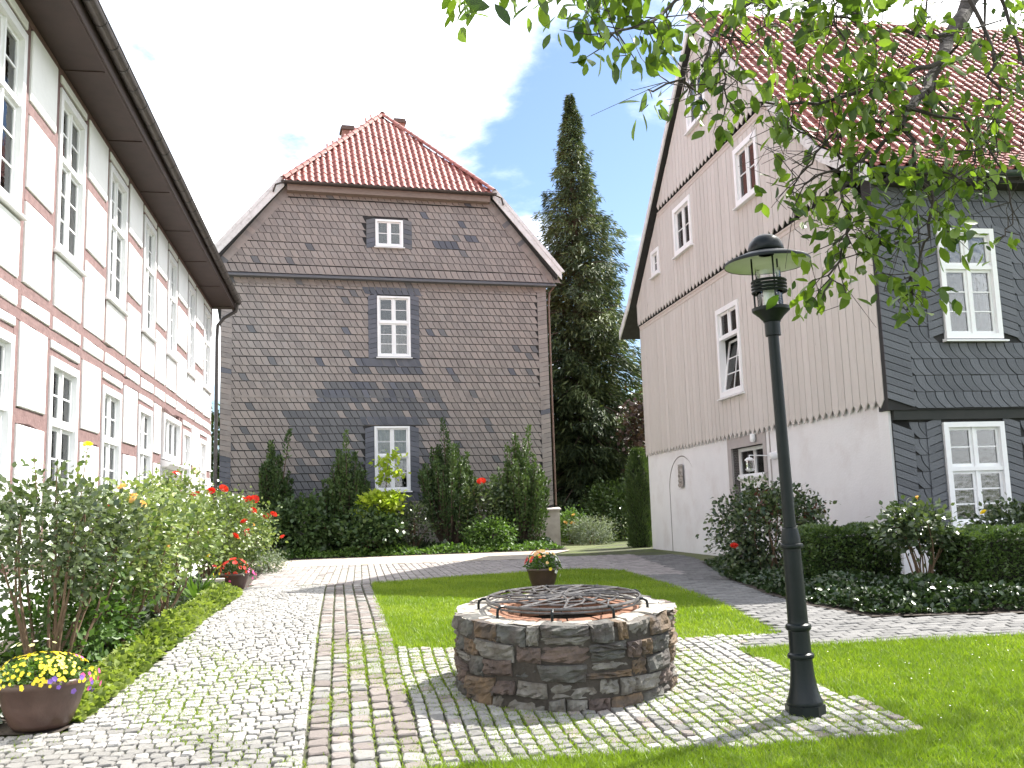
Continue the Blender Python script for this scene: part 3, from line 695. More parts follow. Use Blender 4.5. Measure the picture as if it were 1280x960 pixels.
for sgn, hx in ((1, HX0), (-1, HX1)):
    a = np.array([hx-sgn*.02, FR-.1, HZ+.03]); b = np.array([RX, RB, RZ+.06]); d = b-a; n = int(np.linalg.norm(d)/.36)
    for k in range(n): ri_.append(('ridge', slope_matrix(a+d*k/n, np.cross(d, (0, 0, 1)), d), tile_red))
a = np.array([RX, RB-.1, RZ+.06])
for k in range(20): ri_.append(('ridge', slope_matrix(a+np.array([0, .38*k, 0]), (1, 0, 0), (0, 1, 0)), tile_red))
pieces(HS, MS, 'ridge_tile', 'ridge_tiles', ri_)
for sgn, hx in ((-1, HX0), (1, HX1)):
    xe = -5.63+sgn*6.1; mb = MB(); V = [(xe, 9.42), (xe, 9.70), (hx, 12.62), (hx-sgn*.0, 12.30)]
    mb.prism(V, 'y', FR-.04, FR); bo = build('barge_board', mb, old_white, HS)
    mb = MB(); mb.prism([(xe-sgn*.02, 9.70), (xe+sgn*.12, 9.72), (hx+sgn*.13, 12.64), (hx, 12.62)], 'y', FR-.06, .3); build('verge_slates', mb, old_white, HS)
    mb = MB(); mb.tube([(hx+sgn*.0, FR-.22, HZ-.12), (hx+sgn*.28, FR-.2, HZ-.22), (hx+sgn*.36, FR-.1, HZ-.45)], .035, 8); build('gutter_spout', mb, zinc, HS)
mb = MB()
for i in range(9):
    pass
prof = [(.075*math.cos(a)-0, .075*math.sin(a)) for a in np.linspace(math.pi, 2*math.pi, 9)]
def gutter(mb, x0, x1, yc, zc, r=.075):
    o = [(r*math.cos(a)+yc, r*math.sin(a)+zc) for a in np.linspace(math.pi, 2*math.pi, 9)]+[((r-.012)*math.cos(a)+yc, (r-.012)*math.sin(a)+zc) for a in np.linspace(2*math.pi, math.pi, 9)]
    n = len(o); mb.add([(x0, p[0], p[1]) for p in o]+[(x1, p[0], p[1]) for p in o], [(i, (i+1) % n, n+(i+1) % n, n+i) for i in range(n)])
gutter(mb, HX0-.1, HX1+.1, FR-.18, HZ-.06); build('gutter', mb, zinc, HS)
mb = MB(); mb.box(HX0+.1, HX1-.1, FR-.06, -.1, HZ-.34, HZ-.12); build('eave_board', mb, material('weathered_brown_eave', (.16, .12, .10), (.24, .19, .16), .8, 5, stretch=(1, 8, 8)), HS)
for cx_, cy_, w_, zt in ((-6.6, 4.6, .46, 16.72), (-4.55, 4.4, .42, 17.1)):
    mb = MB(); mb.box(cx_-w_/2, cx_+w_/2, cy_, cy_+.6, 13.5, zt-.14); c = build('chimney', mb, brick_m, HS)
    mb = MB(); mb.box(cx_-w_/2-.06, cx_+w_/2+.06, cy_-.06, cy_+.66, zt-.14, zt-.05); mb.box(cx_-w_/2-.02, cx_+w_/2+.02, cy_-.02, cy_+.62, zt-.05, zt+.04); build('chimney_cap', mb, material('sooty_cap', (.09, .06, .05), (.15, .10, .085), .9), c)
mb = MB(); mb.tube([(XR+.32, -.15, 9.3), (XR+.14, .05, 9.05), (XR+.10, .06, 8.6), (XR+.10, .06, 1.4)], .035, 8); build('downpipe', mb, material('rusty_pipe', (.12, .075, .055), (.2, .12, .09), .7), HS)
# ------------------------------------------------------------------ right house: boarded gable, slated front
TH_R = R(9.3); MR = frame(6.18, 15.47, .4, TH_R)
HR = thing('gabled_house', 'big house with beige boarded gable, white ground floor and dark slated front', 'house', (6.18, 15.47, .4), TH_R)
GW = 13.2; LX = 10.5
def rake(y): return min(13.02-(6.9-y)*1.0, 13.02-(y-6.9)*.9) if not y < .9 else min(13.02-(6.9-y)*1.0, 7.02-(.9-y)*.75)
GWIN = {'tall': (5.62, 6.98, 3.72, 5.83), 'mid': (8.12, 9.45, 7.84, 9.14), 'small': (10.82, 11.52, 7.80, 8.54), 'near': (3.98, 5.22, 7.82, 9.15), 'top': (6.55, 7.85, 10.66, 11.95)}
DOOR = (4.95, 6.72, -.02, 2.50)
# the gable wall lives in its own flat frame: x' = -y, facing local -x
GE = R(-90)
gh = [(-h[1], -h[0], h[2], h[3]) for h in list(GWIN.values())+[DOOR]]
g = link('gable_wall', holes_wall((-GW, 0), gh, lambda x: rake(-x), -.5, 0., .3).mesh('gable_wall', underlay), HR, rot=(0, 0, GE))
mb = holes_wall((-GW, 0), [gh[-1]], lambda x: 2.9, -.5, -.03, .028, 20.); build('ground_floor_render', mb, wall_white, HR, rot=(0, 0, GE))
mb = MB(); mb.box(-.32, -.0, -.045, -.031, -.5, 2.75); build('corner_pilaster', mb, wall_white, HR, rot=(0, 0, GE))
SAW = (2.72, 6.70, 9.50); PLN = (-.10, -.16, -.22)
def board(y0, y1, zb, zt_fn, plane, holes, tooth=.13):
    out = []; lower_, upper_ = MB(), MB()
    """one board, x' from -y1 to -y0, pointed foot, cut round windows"""
    a, b = -y1+.008, -y0-.008; ztop = max(zt_fn(a), zt_fn(b)); holes = [h for h in holes if h[3] > zb and h[2] < ztop and h[0] < b-.002 and h[1] > a+.002]; whole = bool(holes) and holes[0][0] <= a and holes[0][1] >= b; cuts = sorted({a, b}|{c for h in holes for c in (h[0], h[1]) if a < c < b}); mid = (a+b)/2
    def foot(x): return zb+tooth*abs(x-mid)/((b-a)/2)
    if mid not in cuts: cuts = sorted(cuts+[mid])
    for p, q in zip(cuts, cuts[1:]):
        if q-p < 1e-4: continue
        m = (p+q)/2; ta, tb = zt_fn(p), zt_fn(q)
        hs = sorted((h[2], h[3]) for h in holes if h[0] < m < h[1]); za, zb_ = foot(p), foot(q)
        for h0, h1 in hs:
            if h0 > max(za, zb_) and h0 < min(ta, tb): lower_.prism([(p, za), (q, zb_), (q, h0), (p, h0)], 'y', plane, plane+.022)
            za = zb_ = h1
        if ta > za+.01 or tb > zb_+.01: (upper_ if whole else lower_).prism([(p, za), (q, zb_), (q, max(tb, zb_+.002)), (p, max(ta, za+.002))], 'y', plane, plane+.022)
    return [m for m in (lower_, upper_) if m.f]
hb = [(h[0]-.0, h[1]+.0, h[2]-.0, h[3]+.0) for h in gh[:-1]]
for lv in range(3):
    zt = (SAW[1]-.03, SAW[2]-.03, 99)[lv]; y = 0.
    while y < GW-.05:
        y1 = min(GW, y+.2475); ym = (y+y1)/2
        if rake(ym) > SAW[lv]+.2:
            f = lambda x, zt=zt: min(zt, rake(-x))
            for mb in board(y, y1, SAW[lv]+random.gauss(0, .006), f, PLN[lv]+random.gauss(0, .0015), hb): build('board', mb, board_m, HR, rot=(0, 0, GE))
        y = y1
for lv in (1, 2):
    half = [yy for yy in np.arange(0, GW, .05) if rake(yy) > SAW[lv]+.02]; ya, yb = half[0], half[-1]
    mb = MB(); p0 = PLN[lv]
    mb.prism([(PLN[lv-1]+.02, SAW[lv]-.02), (p0+.03, SAW[lv]-.02), (p0+.03, SAW[lv]-.05), (p0+.05, SAW[lv]-.08), (PLN[lv-1]-.012, SAW[lv]-.15), (PLN[lv-1]-.003, SAW[lv]-.16), (PLN[lv-1]-.003, SAW[lv]-.04), (PLN[lv-1]+.02, SAW[lv]-.04)], 'x', -yb, -ya); build('moulding', mb, mould_m, HR, rot=(0, 0, GE))
for k, (a, b, c, d) in GWIN.items():
    W_, H_ = b-a, d-c; lv = 0 if k == 'tall' else (2 if k == 'top' else 1); pos = (PLN[lv]-.012, -(0), 0)
    cells = {'tall': [(0, 1, 0, .68, 2, 3), (0, .5, .68, 1, 1, 1), (.5, 1, .68, 1, 1, 1)], 'small': [(0, 1, 0, 1, 2, 2)]}.get(k, [(0, .5, 0, 1, 1, 2), (.5, 1, 0, 1, 1, 2)])
    window(HR, (PLN[lv]+.0, (a+b)/2, c), GE, W_, H_, cells, True, .12 if k != 'small' else .1, tilt=0 if k == 'tall' else None)
# door: taupe surround, deep reveal, panelled white door with fanlight
mb = MB(); a, b = -DOOR[1], -DOOR[0]
mb.box(a-.22, a, -.05, -.0305, 0, 2.74); mb.box(b, b+.16, -.05, -.0305, 0, 2.74); mb.box(a, b, -.05, -.0305, 2.50, 2.74); build('door_surround', mb, taupe, HR, rot=(0, 0, GE))
mb = MB(); mb.box(a-.02, a, -.03, .42, 0, 2.5); mb.box(b, b+.02, -.03, .42, 0, 2.5); mb.box(a-.02, b+.02, -.03, .42, 2.5, 2.52); mb.box(a-.02, b+.02, -.1, .42, -.1, .0); build('door_reveal', mb, taupe, HR, rot=(0, 0, GE))
door = link('door', None, HR, (-.17, 0, 0), (0, 0, GE)); W_ = b-a
mb = MB(); mb.box(a, a+.08, .30, .40, 0, 2.5); mb.box(b-.08, b, .30, .40, 0, 2.5); mb.box(a+.08, b-.08, .30, .40, 2.42, 2.5); mb.box(a+.08, b-.08, .27, .40, 1.80, 1.90); mb.prism([(.22, 1.80), (.22, 1.84), (.27, 1.90), (.27, 1.76)], 'x', a+.02, b-.02)
mb.box((a+b)/2-.03, (a+b)/2+.03, .30, .38, 1.9, 2.42); build('door_frame', mb, white_paint, door)
for k in (0, 1):
    x0 = a+.08 if k == 0 else (a+b)/2+.005; x1 = (a+b)/2-.005 if k == 0 else b-.08
    mb = MB(); mb.box(x0, x0+.13, .31, .36, .02, 1.78); mb.box(x1-.13, x1, .31, .36, .02, 1.78); mb.box(x0+.13, x1-.13, .31, .36, .02, .75); mb.box(x0+.13, x1-.13, .31, .36, 1.6, 1.78); mb.box(x0+.2, x1-.2, .297, .312, .15, .62); build('door_leaf', mb, white_paint, door)
    mb = MB(); mb.box(x0+.13, x1-.13, .33, .335, .75, 1.6); build('pane', mb, glass, door)
    xa, xb = (a+.08, (a+b)/2-.03) if k == 0 else ((a+b)/2+.03, b-.08)
    mb = MB(); mb.box(xa, xb, .34, .345, 1.9, 2.42); build('pane', mb, glass, door)
mb = MB(); mb.box((a+b)/2+.03, (a+b)/2+.06, .25, .31, 1.0, 1.15); build('handle', mb, iron, door)
mb = MB(); mb.box(a, b, .9, .92, 0, 2.5); mb.box(a-.02, a, .42, .9, 0, 2.5); mb.box(b, b+.02, .42, .9, 0, 2.5); build('hallway', mb, room, HR, rot=(0, 0, GE))
# lantern on an iron arm, small white lamp above the door, cable duct, blind arch, relief stone
wl_ = link('wall_lantern', None, HR, (0, 4.36, 2.2), (0, 0, GE))
mb = MB(); mb.lathe([(.0, -.12), (.07, -.11), (.08, 0), (.07, .11), (0, .12)], 12); m_ = mb.mesh('mount', white_paint); link('mount', m_, wl_, (0, -.05, 0), (R(90), 0, 0))
mb = MB(); mb.tube([(0, -.05, .0), (0, -.62, .02)], .012, 6); mb.tube([(0, -.62, .02), (0, -.62, -.05)], .012, 6); build('arm', mb, white_paint, wl_)
mb = MB(); mb.lathe([(.0, 0), (.05, -.01), (.1, -.05), (.1, -.07), (.085, -.075)], 14, (0, -.62, -.02)); mb.lathe([(.085, -.24), (.1, -.25), (.07, -.29), (0, -.3)], 14, (0, -.62, -.02)); build('lantern_cap', mb, white_paint, wl_)
mb = MB(); mb.lathe([(.075, -.07), (.085, -.12), (.08, -.24)], 14, (0, -.62, -.02)); build('lantern_glass', mb, clear_glass, wl_)
mb = MB(); mb.lathe([(.0, .12), (.06, .11), (.065, 0), (.05, -.06), (0, -.07)], 12, (-5.28, -.12, 2.62)); mb.tube([(-5.28, -.12, 2.7), (-5.28, -.03, 2.74)], .02, 6); build('porch_lamp', mb, white_paint, HR, rot=(0, 0, GE))
mb = MB(); mb.box(-4.62, -4.59, -.05, -.031, 0, 2.72); mb.box(-4.12, -4.09, -.045, -.031, 0, 2.72); build('cable_duct', mb, taupe, HR, rot=(0, 0, GE))
arch = [(-11.32, 0.0), (-11.32, 1.7)]+[(-11.32+1.05*math.sin(t)*1.0, 1.7+.86*math.sin(t*1.0)) if False else (-10.27-1.05*math.cos(t), 1.7+.86*math.sin(t)) for t in np.linspace(.05, 2.5, 18)]
mb = MB(); mb.tube([(x, -.032, z) for x, z in arch], [.016]*(len(arch)-5)+[.012, .009, .006, .004, .002], 6); build('blind_arch', mb, material('arch_groove_line', (.28, .26, .25), None, .9), HR, rot=(0, 0, GE))
mb = MB(); n_ = 10; vs_ = []
for j in range(17):
    for i in range(n_): 
        e = (i in (0, n_-1)) or (j in (0, 16)); vs_.append((-10.42+.38*i/(n_-1), -.032-(0.05 if e else .035+.055*random.random()), 1.72+.62*j/16))
mb.add(vs_, [(j*n_+i, j*n_+i+1, (j+1)*n_+i+1, (j+1)*n_+i) for j in range(16) for i in range(n_-1)]); build('relief_stone', mb, material('carved_relief_stone', (.22, .20, .18), (.42, .39, .36), .9, 12, .5, 30), HR, rot=(0, 0, GE))
# slated front
FW = [(1.02, 2.06, 3.83, 5.72), (.88, 1.98, .73, 2.45), (4.6, 5.65, 3.83, 5.72), (4.6, 5.65, .73, 2.45)]
UP = -.10
build('front_wall', holes_wall((0, LX), [FW[1], FW[3]], lambda x: 2.5, -.5, 0., .3), underlay, HR)
build('front_wall', holes_wall((-.085, LX), [FW[0], FW[2]], lambda x: 6.9, 2.66, UP, .3), underlay, HR)
mb = MB(); mb.box(.02, LX, UP+.03, .2, 2.5, 2.66); build('floor_beam', mb, material('dark_green_beam', (.02, .024, .022), (.035, .035, .033), .8, 3), HR)
mb = MB(); mb.box(-.02, LX, -.06, .0, -.5, .55); build('plinth', mb, wall_white, HR)
mb = MB(); mb.box(LX-.3, LX, .31, GW, -.5, 6.9); mb.box(0.31, LX-.3, GW-.3, GW, -.5, 6.9); build('rear_wall', mb, wall_white, HR)
it = []
SH['rs'] = scale_slate(.168, .272); SH['rdn'] = chevron_slate(.36, .125, -.36); SH['rdnw'] = chevron_slate(.46, .125, -.33); SH['rup'] = chevron_slate(.27, .135, .34); SH['rdn2'] = chevron_slate(.30, .125, -.34)
sg = lambda x, z: slate_grey
hU = [(h[0]-.3, h[1]+.34, h[2]-.02, h[3]+.02) for h in (FW[0], FW[2])]
slate_field(it, 'rs', .168, .272, .36, LX, 2.68, 6.5, hU, sg, UP, 0.)
slate_strip(it, 'rdnw', .125, -.10, 2.84, 6.5, sg, UP)
for h in (FW[0], FW[2]): slate_strip(it, 'rup', .135, h[0]-.29, h[2]+.0, h[3]-.05, sg, UP); slate_strip(it, 'rdn2', .125, h[1]+.015, h[2]+.1, h[3]+.05, sg, UP)
hL = [(h[0]-.3, h[1]+.34, h[2]-.5, h[3]+.2) for h in (FW[1], FW[3])]
slate_field(it, 'rs', .168, .272, .40, LX, .56, 2.3, hL, sg, 0., 0.)
slate_strip(it, 'rdn', .125, .0, .7, 2.42, sg, 0.)
for h in (FW[1], FW[3]): slate_strip(it, 'rup', .135, h[0]-.285, .56, 2.32, sg, 0.); slate_strip(it, 'rdn2', .125, h[1]+.015, .66, 2.44, sg, 0.)
pieces(HR, MR, 'slate', 'slates', it)
upc = [(0, .5, 0, .66, 1, 3), (.5, 1, 0, .66, 1, 3), (0, .5, .66, 1, 1, 1), (.5, 1, .66, 1, 1, 1)]
loc_ = [(0, .5, 0, .56, 1, 3), (.5, 1, 0, .56, 1, 3), (0, .5, .56, 1, 1, 2), (.5, 1, .56, 1, 1, 2)]
for i, h in enumerate(FW): window(HR, ((h[0]+h[1])/2, (UP if i % 2 == 0 else 0)-.045, h[2]), 0, h[1]-h[0], h[3]-h[2], upc if i % 2 == 0 else loc_, True, .085, cur=(0, 1, .02, .62, curtain) if i % 2 else (0, 1, .0, .97, curtain))
# roof with flared eaves
prof_f = [(-.52, 6.62), (1.0, 7.52), (6.9, 13.30)]; prof_b = [(6.9, 13.30), (13.4, 7.45), (14.5, 6.72)]
OV = -.38
def slab(p, x0, x1, t): return [(q[0], q[1]) for q in p]+[(q[0], q[1]-t) for q in p[::-1]]
mb = MB(); mb.prism(slab(prof_f, 0, 0, .14), 'x', OV+.03, LX); build('roof', mb, underlay, HR)
mb = MB(); mb.prism(slab(prof_b, 0, 0, .14), 'x', OV+.03, LX); build('roof', mb, tile_red, HR)
ti = []
for (a, b) in zip(prof_f, prof_f[1:]):
    d = (0, b[0]-a[0], b[1]-a[1]); ln = math.hypot(d[1], d[2]); tile_slope(ti, (OV, a[0]-.03, a[1]+.02), (1, 0, 0), d, LX-OV, ln, None, .22, .305)
pieces(HR, MR, 'roof_tile', 'roof_tiles', ti)
pieces(HR, MR, 'ridge_tile', 'ridge_tiles', [('ridge', slope_matrix((OV+.36*k, 6.9, 13.30), (0, -1, 0), (1, 0, 0)), tile_red) for k in range(30)])
def band(p, w): return [(q[0], q[1]+.035) for q in p]+[(q[0], q[1]-w) for q in p[::-1]]
mb = MB(); mb.prism(band(prof_f, .24), 'x', OV-.01, OV+.028); build('barge_board', mb, old_white, HR)
mb = MB(); mb.prism(band(prof_b, .20), 'x', OV-.01, OV+.028); build('barge_board', mb, old_white, HR)
for p in (prof_f, prof_b):
    q = [(a, b-.142) for a, b in p]; mb = MB(); mb.prism(q+[(a, b-.03) for a, b in q[::-1]], 'x', OV+.03, -.24 if p is prof_f else LX-.02); build('verge_soffit', mb, black_wood, HR)
mb = MB(); mb.box(.0, LX, -.46, UP-.02, 6.42, 6.47); mb.box(0, LX, -.50, -.46, 6.42, 6.62); build('eave_soffit', mb, black_wood, HR)
mb = MB(); gutter(mb, OV+.1, LX, -.60, 6.58, .085); build('gutter', mb, green_metal, HR)
# ------------------------------------------------------------------ left house: half-timbered
TH_L = R(10.2); ML = frame(-5.2, 8, 0, TH_L)
HL = thing('half_timbered_house', 'white half-timbered house with red-brown beams and deep brown eaves', 'house', (-5.2, 8, 0), TH_L)
Y0, Y1 = -4.0, 19.1
bays = [(-4.0, -2.65, 'P'), (-2.65, -1.25, 'W'), (-1.25, 0., 'P'), (0., 1.35, 'P'), (1.35, 2.78, 'W'), (2.78, 4.0, 'P'), (4.0, 5.45, 'W'), (5.45, 6.75, 'P'), (6.75, 8.2, 'W'), (8.2, 9.45, 'P'), (9.45, 10.78, 'W'), (10.78, 12.0, 'P'), (12.0, 13.25, 'W'), (13.25, 14.7, 'P'), (14.7, 15.95, 'W'), (15.95, 17.35, 'P'), (17.35, 18.8, 'W'), (18.8, 19.1, 'E')]
lower = [(-4.0, -2.65, 'P'), (-2.65, -1.25, 'W'), (-1.25, 0., 'P'), (0., 1.35, 'P'), (1.35, 2.75, 'W'), (2.75, 3.95, 'P'), (3.95, 5.45, 'W'), (5.45, 6.65, 'P'), (6.65, 8.1, 'W'), (8.1, 9.3, 'P'), (9.3, 10.75, 'W'), (10.75, 11.6, 'P'), (11.6, 13.9, 'D'), (13.9, 14.2, 'E'), (14.2, 15.5, 'W'), (15.5, 16.9, 'P'), (16.9, 18.2, 'W'), (18.2, 19.1, 'P')]
PW = .17
def beam_mb(y0, y1, z0, z1, x=0., jit=.012):
    """hewn timber in the wall plane: edges a little uneven"""
    mb = MB(); hor = (y1-y0) > (z1-z0); n = max(2, int(max(y1-y0, z1-z0)/.35)); vs = []
    for i in range(n+1):
        t = i/n; e0, e1 = random.gauss(0, jit), random.gauss(0, jit)
        if hor: ring = [(x, y0+(y1-y0)*t, z0+e0), (x, y0+(y1-y0)*t, z1+e1), (x-.12, y0+(y1-y0)*t, z1+e1), (x-.12, y0+(y1-y0)*t, z0+e0)]
        else: ring = [(x, y0+e0, z0+(z1-z0)*t), (x, y1+e1, z0+(z1-z0)*t), (x-.12, y1+e1, z0+(z1-z0)*t), (x-.12, y0+e0, z0+(z1-z0)*t)]
        vs += ring
    fs = [(4*i+k, 4*i+4+k, 4*i+4+(k+1) % 4, 4*i+(k+1) % 4) for i in range(n) for k in range(4)]+[(0, 1, 2, 3), (4*n+3, 4*n+2, 4*n+1, 4*n)]
    mb.add(vs, fs); return mb
def timber_piece(name, *a, **k):
    o = build(name, beam_mb(*a, **k), timber, HL); return o
def panel(y0, y1, z0, z1, g=.012):
    """plaster field standing a little proud of the timbers, edges rounded off"""
    y0 += g; y1 -= g; z0 += g; z1 -= g; b = .014; j = lambda: random.gauss(0, .006)
    o = [(y0+j(), z0+j()), (y1+j(), z0+j()), (y1+j(), z1+j()), (y0+j(), z1+j())]
    i = [(y0+b, z0+b), (y1-b, z0+b), (y1-b, z1-b), (y0+b, z1-b)]
    mb = MB(); mb.add([(-.06, *p) for p in o]+[(.016, *p) for p in o]+[(.026, *p) for p in i], [(k, (k+1) % 4, 4+(k+1) % 4, 4+k) for k in range(4)]+[(4+k, 4+(k+1) % 4, 8+(k+1) % 4, 8+k) for k in range(4)]+[(8, 9, 10, 11)])
    build('plaster_panel', mb, plaster, HL)
mb = holes_wall((Y0, Y1), [(a+.05, b-.05, 5.2, 7.4) for a, b, k in bays if k == 'W']+[(a+.05, b-.05, 1.95, 3.76) for a, b, k in lower if k == 'W']+[(11.7, 13.8, .5, 3.85)], lambda x: 7.7, .0, .07, .2, 30.)
link('wall', mb.mesh('wall', material('shadow_gap_plaster', (.30, .25, .23), None, .9)), HL, rot=(0, 0, R(90)))
for nm, z0, z1 in (('sill_beam', 4.30, 4.44), ('floor_beam', 3.985, 4.115)):
    y = Y0
    while y < Y1: y2 = min(Y1, y+random.uniform(4.5, 6)); timber_piece(nm, y+.004, y2, z0, z1, x=.004, jit=.014); y = y2
timber_piece('top_plate', Y0, Y1, 7.60, 7.72, x=.002)
upw = [(0, .5, 0, .60, 1, 3), (.5, 1, 0, .60, 1, 3), (0, .5, .60, 1, 1, 2), (.5, 1, .60, 1, 1, 2)]
ys = sorted({b[0] for b in bays}|{Y1-.06})
for y in ys: timber_piece('post', y-PW/2, y+PW/2, 4.44, 7.60)
for y in sorted({b[0] for b in lower}|{Y1-.06}): timber_piece('post', y-PW/2, y+PW/2, 1.05, 3.985)
h2 = PW/2
for a, b, k in bays:
    a_, b_ = a+h2, b-h2
    m_ = (a+b)/2
    if k != 'E':
        timber_piece('joist_end', a-.08, a+.08, 4.115, 4.30, x=.008)
        panel(a_, b_, 4.115, 4.30, .006)
    if k == 'W':
        panel(a_, b_, 4.44, 5.14); timber_piece('window_rail', a_, b_, 5.13, 5.20)
        window(HL, (-.01, m_, 5.20), R(90), b_-a_-.01, 2.22, upw, True, .11, cur=(0, .32, .03, .97, roomplant))
        timber_piece('window_rail', a_, b_, 7.42, 7.475); panel(a_, b_, 7.475, 7.60, .006)
    elif k == 'P':
        timber_piece('rail', a_, b_, 5.45, 5.60); timber_piece('rail', a_, b_, 6.52, 6.68)
        panel(a_, b_, 4.44, 5.45); panel(a_, b_, 5.60, 6.52); panel(a_, b_, 6.68, 7.60)
for a, b, k in lower:
    a_, b_ = a+h2, b-h2; m_ = (a+b)/2
    if k == 'W':
        panel(a_, b_, 3.865, 3.985, .006); timber_piece('window_rail', a_, b_, 3.78, 3.86); panel(a_, b_, 1.15, 1.9)
        window(HL, (-.01, m_, 1.95), R(90), b_-a_-.01, 1.82, top3, True, .11, cur=(0, 1, .03, .97, roomplant))
    elif k == 'P':
        timber_piece('rail', a_, b_, 2.79, 2.97); panel(a_, b_, 2.97, 3.985); panel(a_, b_, 1.15, 2.79)
    elif k == 'D':
        window(HL, (.02, m_, 2.92), R(90), b_-a_-.06, .95, [(0, .34, 0, 1, 1, 1), (.34, .66, 0, 1, 1, 1), (.66, 1, 0, 1, 1, 1)], False, .1)
        mb = MB(); mb.prism([(0, 2.74), (.16, 2.76), (.2, 2.80), (.2, 2.84), (.0, 2.9)], 'y', a_-.02, b_+.02); mb.v = [(x, y, z) for x, y, z in mb.v]; build('door_cornice', mb, white_paint, HL)
        mb = MB(); mb.box(-.05, .02, a_, a_+.12, .5, 2.74); mb.box(-.05, .02, b_-.12, b_, .5, 2.74); dd = build('door_frame', mb, white_paint, HL)
        mb = MB(); mb.box(-.06, -.01, a_+.12, b_-.12, .5, 1.7); mb.box(-.06, -.01, a_+.12, b_-.12, 2.55, 2.74); mb.box(-.06, -.01, m_-.08, m_+.08, 1.7, 2.55); mb.box(-.06, -.01, a_+.12, a_+.25, 1.7, 2.55); mb.box(-.06, -.01, b_-.25, b_-.12, 1.7, 2.55); build('door_leaf', mb, white_paint, HL)
        mb = MB(); mb.box(-.04, -.03, a_+.25, m_-.08, 1.7, 2.55); mb.box(-.04, -.03, m_+.08, b_-.25, 1.7, 2.55); build('door_glass', mb, glass, HL)
mb = MB(); mb.box(-.1, .05, Y0, 11.7, -.3, 1.08); mb.box(-.1, .05, 13.8, Y1, -.3, 1.08); mb.box(-.1, .45, 11.7, 13.8, -.2, .5); build('plinth', mb, plaster, HL)
mb = MB(); mb.box(-.02, .60, Y0, Y1+.15, 7.70, 7.74)
build('eave_soffit', mb, soffit_m, HL)
y = Y0+.8
while y < Y1: mb = MB(); mb.box(.03, .58, y, y+.025, 7.685, 7.70); build('soffit_batten', mb, soffit_m, HL); y += 2.45
mb = MB(); mb.box(.60, .625, Y0, Y1+.15, 7.67, 7.90); mb.box(.56, .60, Y0, Y1+.15, 7.66, 7.70); build('fascia', mb, soffit_m, HL)
mb = MB(); r = .088; o_ = [(.715+r*math.cos(a), 7.90+r*math.sin(a)) for a in np.linspace(math.pi, 2*math.pi, 11)]+[(.715+(r-.01)*math.cos(a), 7.90+(r-.01)*math.sin(a)) for a in np.linspace(2*math.pi, math.pi, 11)]
n_ = len(o_); mb.add([(p[0], Y0, p[1]) for p in o_]+[(p[0], Y1+.1, p[1]) for p in o_], [(i, n_+i, n_+(i+1) % n_, (i+1) % n_) for i in range(n_)]+[tuple(range(n_)), tuple(range(2*n_-1, n_-1, -1))])
mb.tube([(.715+r, Y0, 7.905), (.715+r, Y1+.1, 7.905)], .012, 6); gt_ = build('gutter', mb, zinc, HL)
y = Y0+.3; mb = MB(); o2 = [(.715+(r+.006)*math.cos(a), 7.90+(r+.006)*math.sin(a)) for a in np.linspace(math.pi, 2*math.pi, 11)]+[(.715+(r-.002)*math.cos(a), 7.90+(r-.002)*math.sin(a)) for a in np.linspace(2*math.pi, math.pi, 11)]
mb.add([(p[0], 0, p[1]) for p in o2]+[(p[0], .025, p[1]) for p in o2], [(i, n_+i, n_+(i+1) % n_, (i+1) % n_) for i in range(n_)]+[tuple(range(n_)), tuple(range(2*n_-1, n_-1, -1))]); me_ = mb.mesh('gutter_bracket', material('dark_bracket', (.03, .026, .024), None, .5))
while y < Y1: link('bracket', me_, gt_, (0, y, 0)); y += .62
mb = MB(); mb.prism([(.66, 7.93), (.66, 7.98), (-4.0, 12.9), (-4.0, 12.85)], 'y', Y0, Y1+.25); build('roof', mb, tile_red, HL)
mb = MB(); mb.tube([(.70, Y1-.05, 7.82), (.66, Y1+.02, 7.62), (.30, Y1+.2, 7.45), (.12, Y1+.28, 7.25), (.10, Y1+.3, 6.9), (.10, Y1+.3, .2)], .052, 10); build('downpipe', mb, material('dark_downpipe', (.045, .04, .04), (.07, .062, .06), .45), HL)
mb = MB(); mb.box(-8, 0, Y1-.12, Y1+.001, 0, 7.7); build('end_wall', mb, plaster, HL)
# ------------------------------------------------------------------ street lamp
LZ = gzf(7.05)+.03
LP = thing('street_lamp', 'dark green street lamp with wide round shade at the cobbles edge', 'street lamp', (2.03, 7.05, LZ)); LP.rotation_euler = (0, R(-1.0), 0); LP.scale = (.96, .96, .96)
mb = MB(); c8 = [(.148*math.cos(a), .148*math.sin(a)) for a in np.linspace(R(22.5), R(382.5), 9)[:-1]]; mb.prism(c8, 'z', -.06, .065); build('base_plate', mb, iron, LP)
def lathe_part(name, prof, mat, n=28, parent=LP):
    mb = MB(); mb.lathe(prof, n, close=True); mb.smooth = True; o = build(name, mb, mat, parent)
    md = o.modifiers.new('edge', 'EDGE_SPLIT'); md.split_angle = R(35); return o
lathe_part('pedestal', [(.132, .066), (.134, .085), (.128, .10), (.115, .13), (.099, .20), (.088, .28), (.083, .36), (.082, .395), (.096, .40), (.100, .415), (.096, .43), (.082, .44), (.080, .46), (.078, .60), (.092, .61), (.096, .628), (.092, .645), (.077, .655), (.075, .68)], iron)
lathe_part('lower_shaft', [(.075, .68), (.068, 1.20), (.068, 1.21), (.085, 1.215), (.089, 1.23), (.085, 1.245), (.072, 1.25), (.070, 1.30), (.057, 1.365), (.048, 1.37)], iron)
lathe_part('upper_shaft', [(.047, 1.371), (.042, 2.86), (.042, 2.861), (.06, 2.862), (.06, 2.97), (.068, 2.972)], iron)
hd = link('lamp_head', None, LP)
lathe_part('cup', [(.062, 2.973), (.075, 2.99), (.10, 3.02), (.145, 3.06), (.148, 3.085), (.11, 3.088)], iron, parent=hd)
mb = MB()
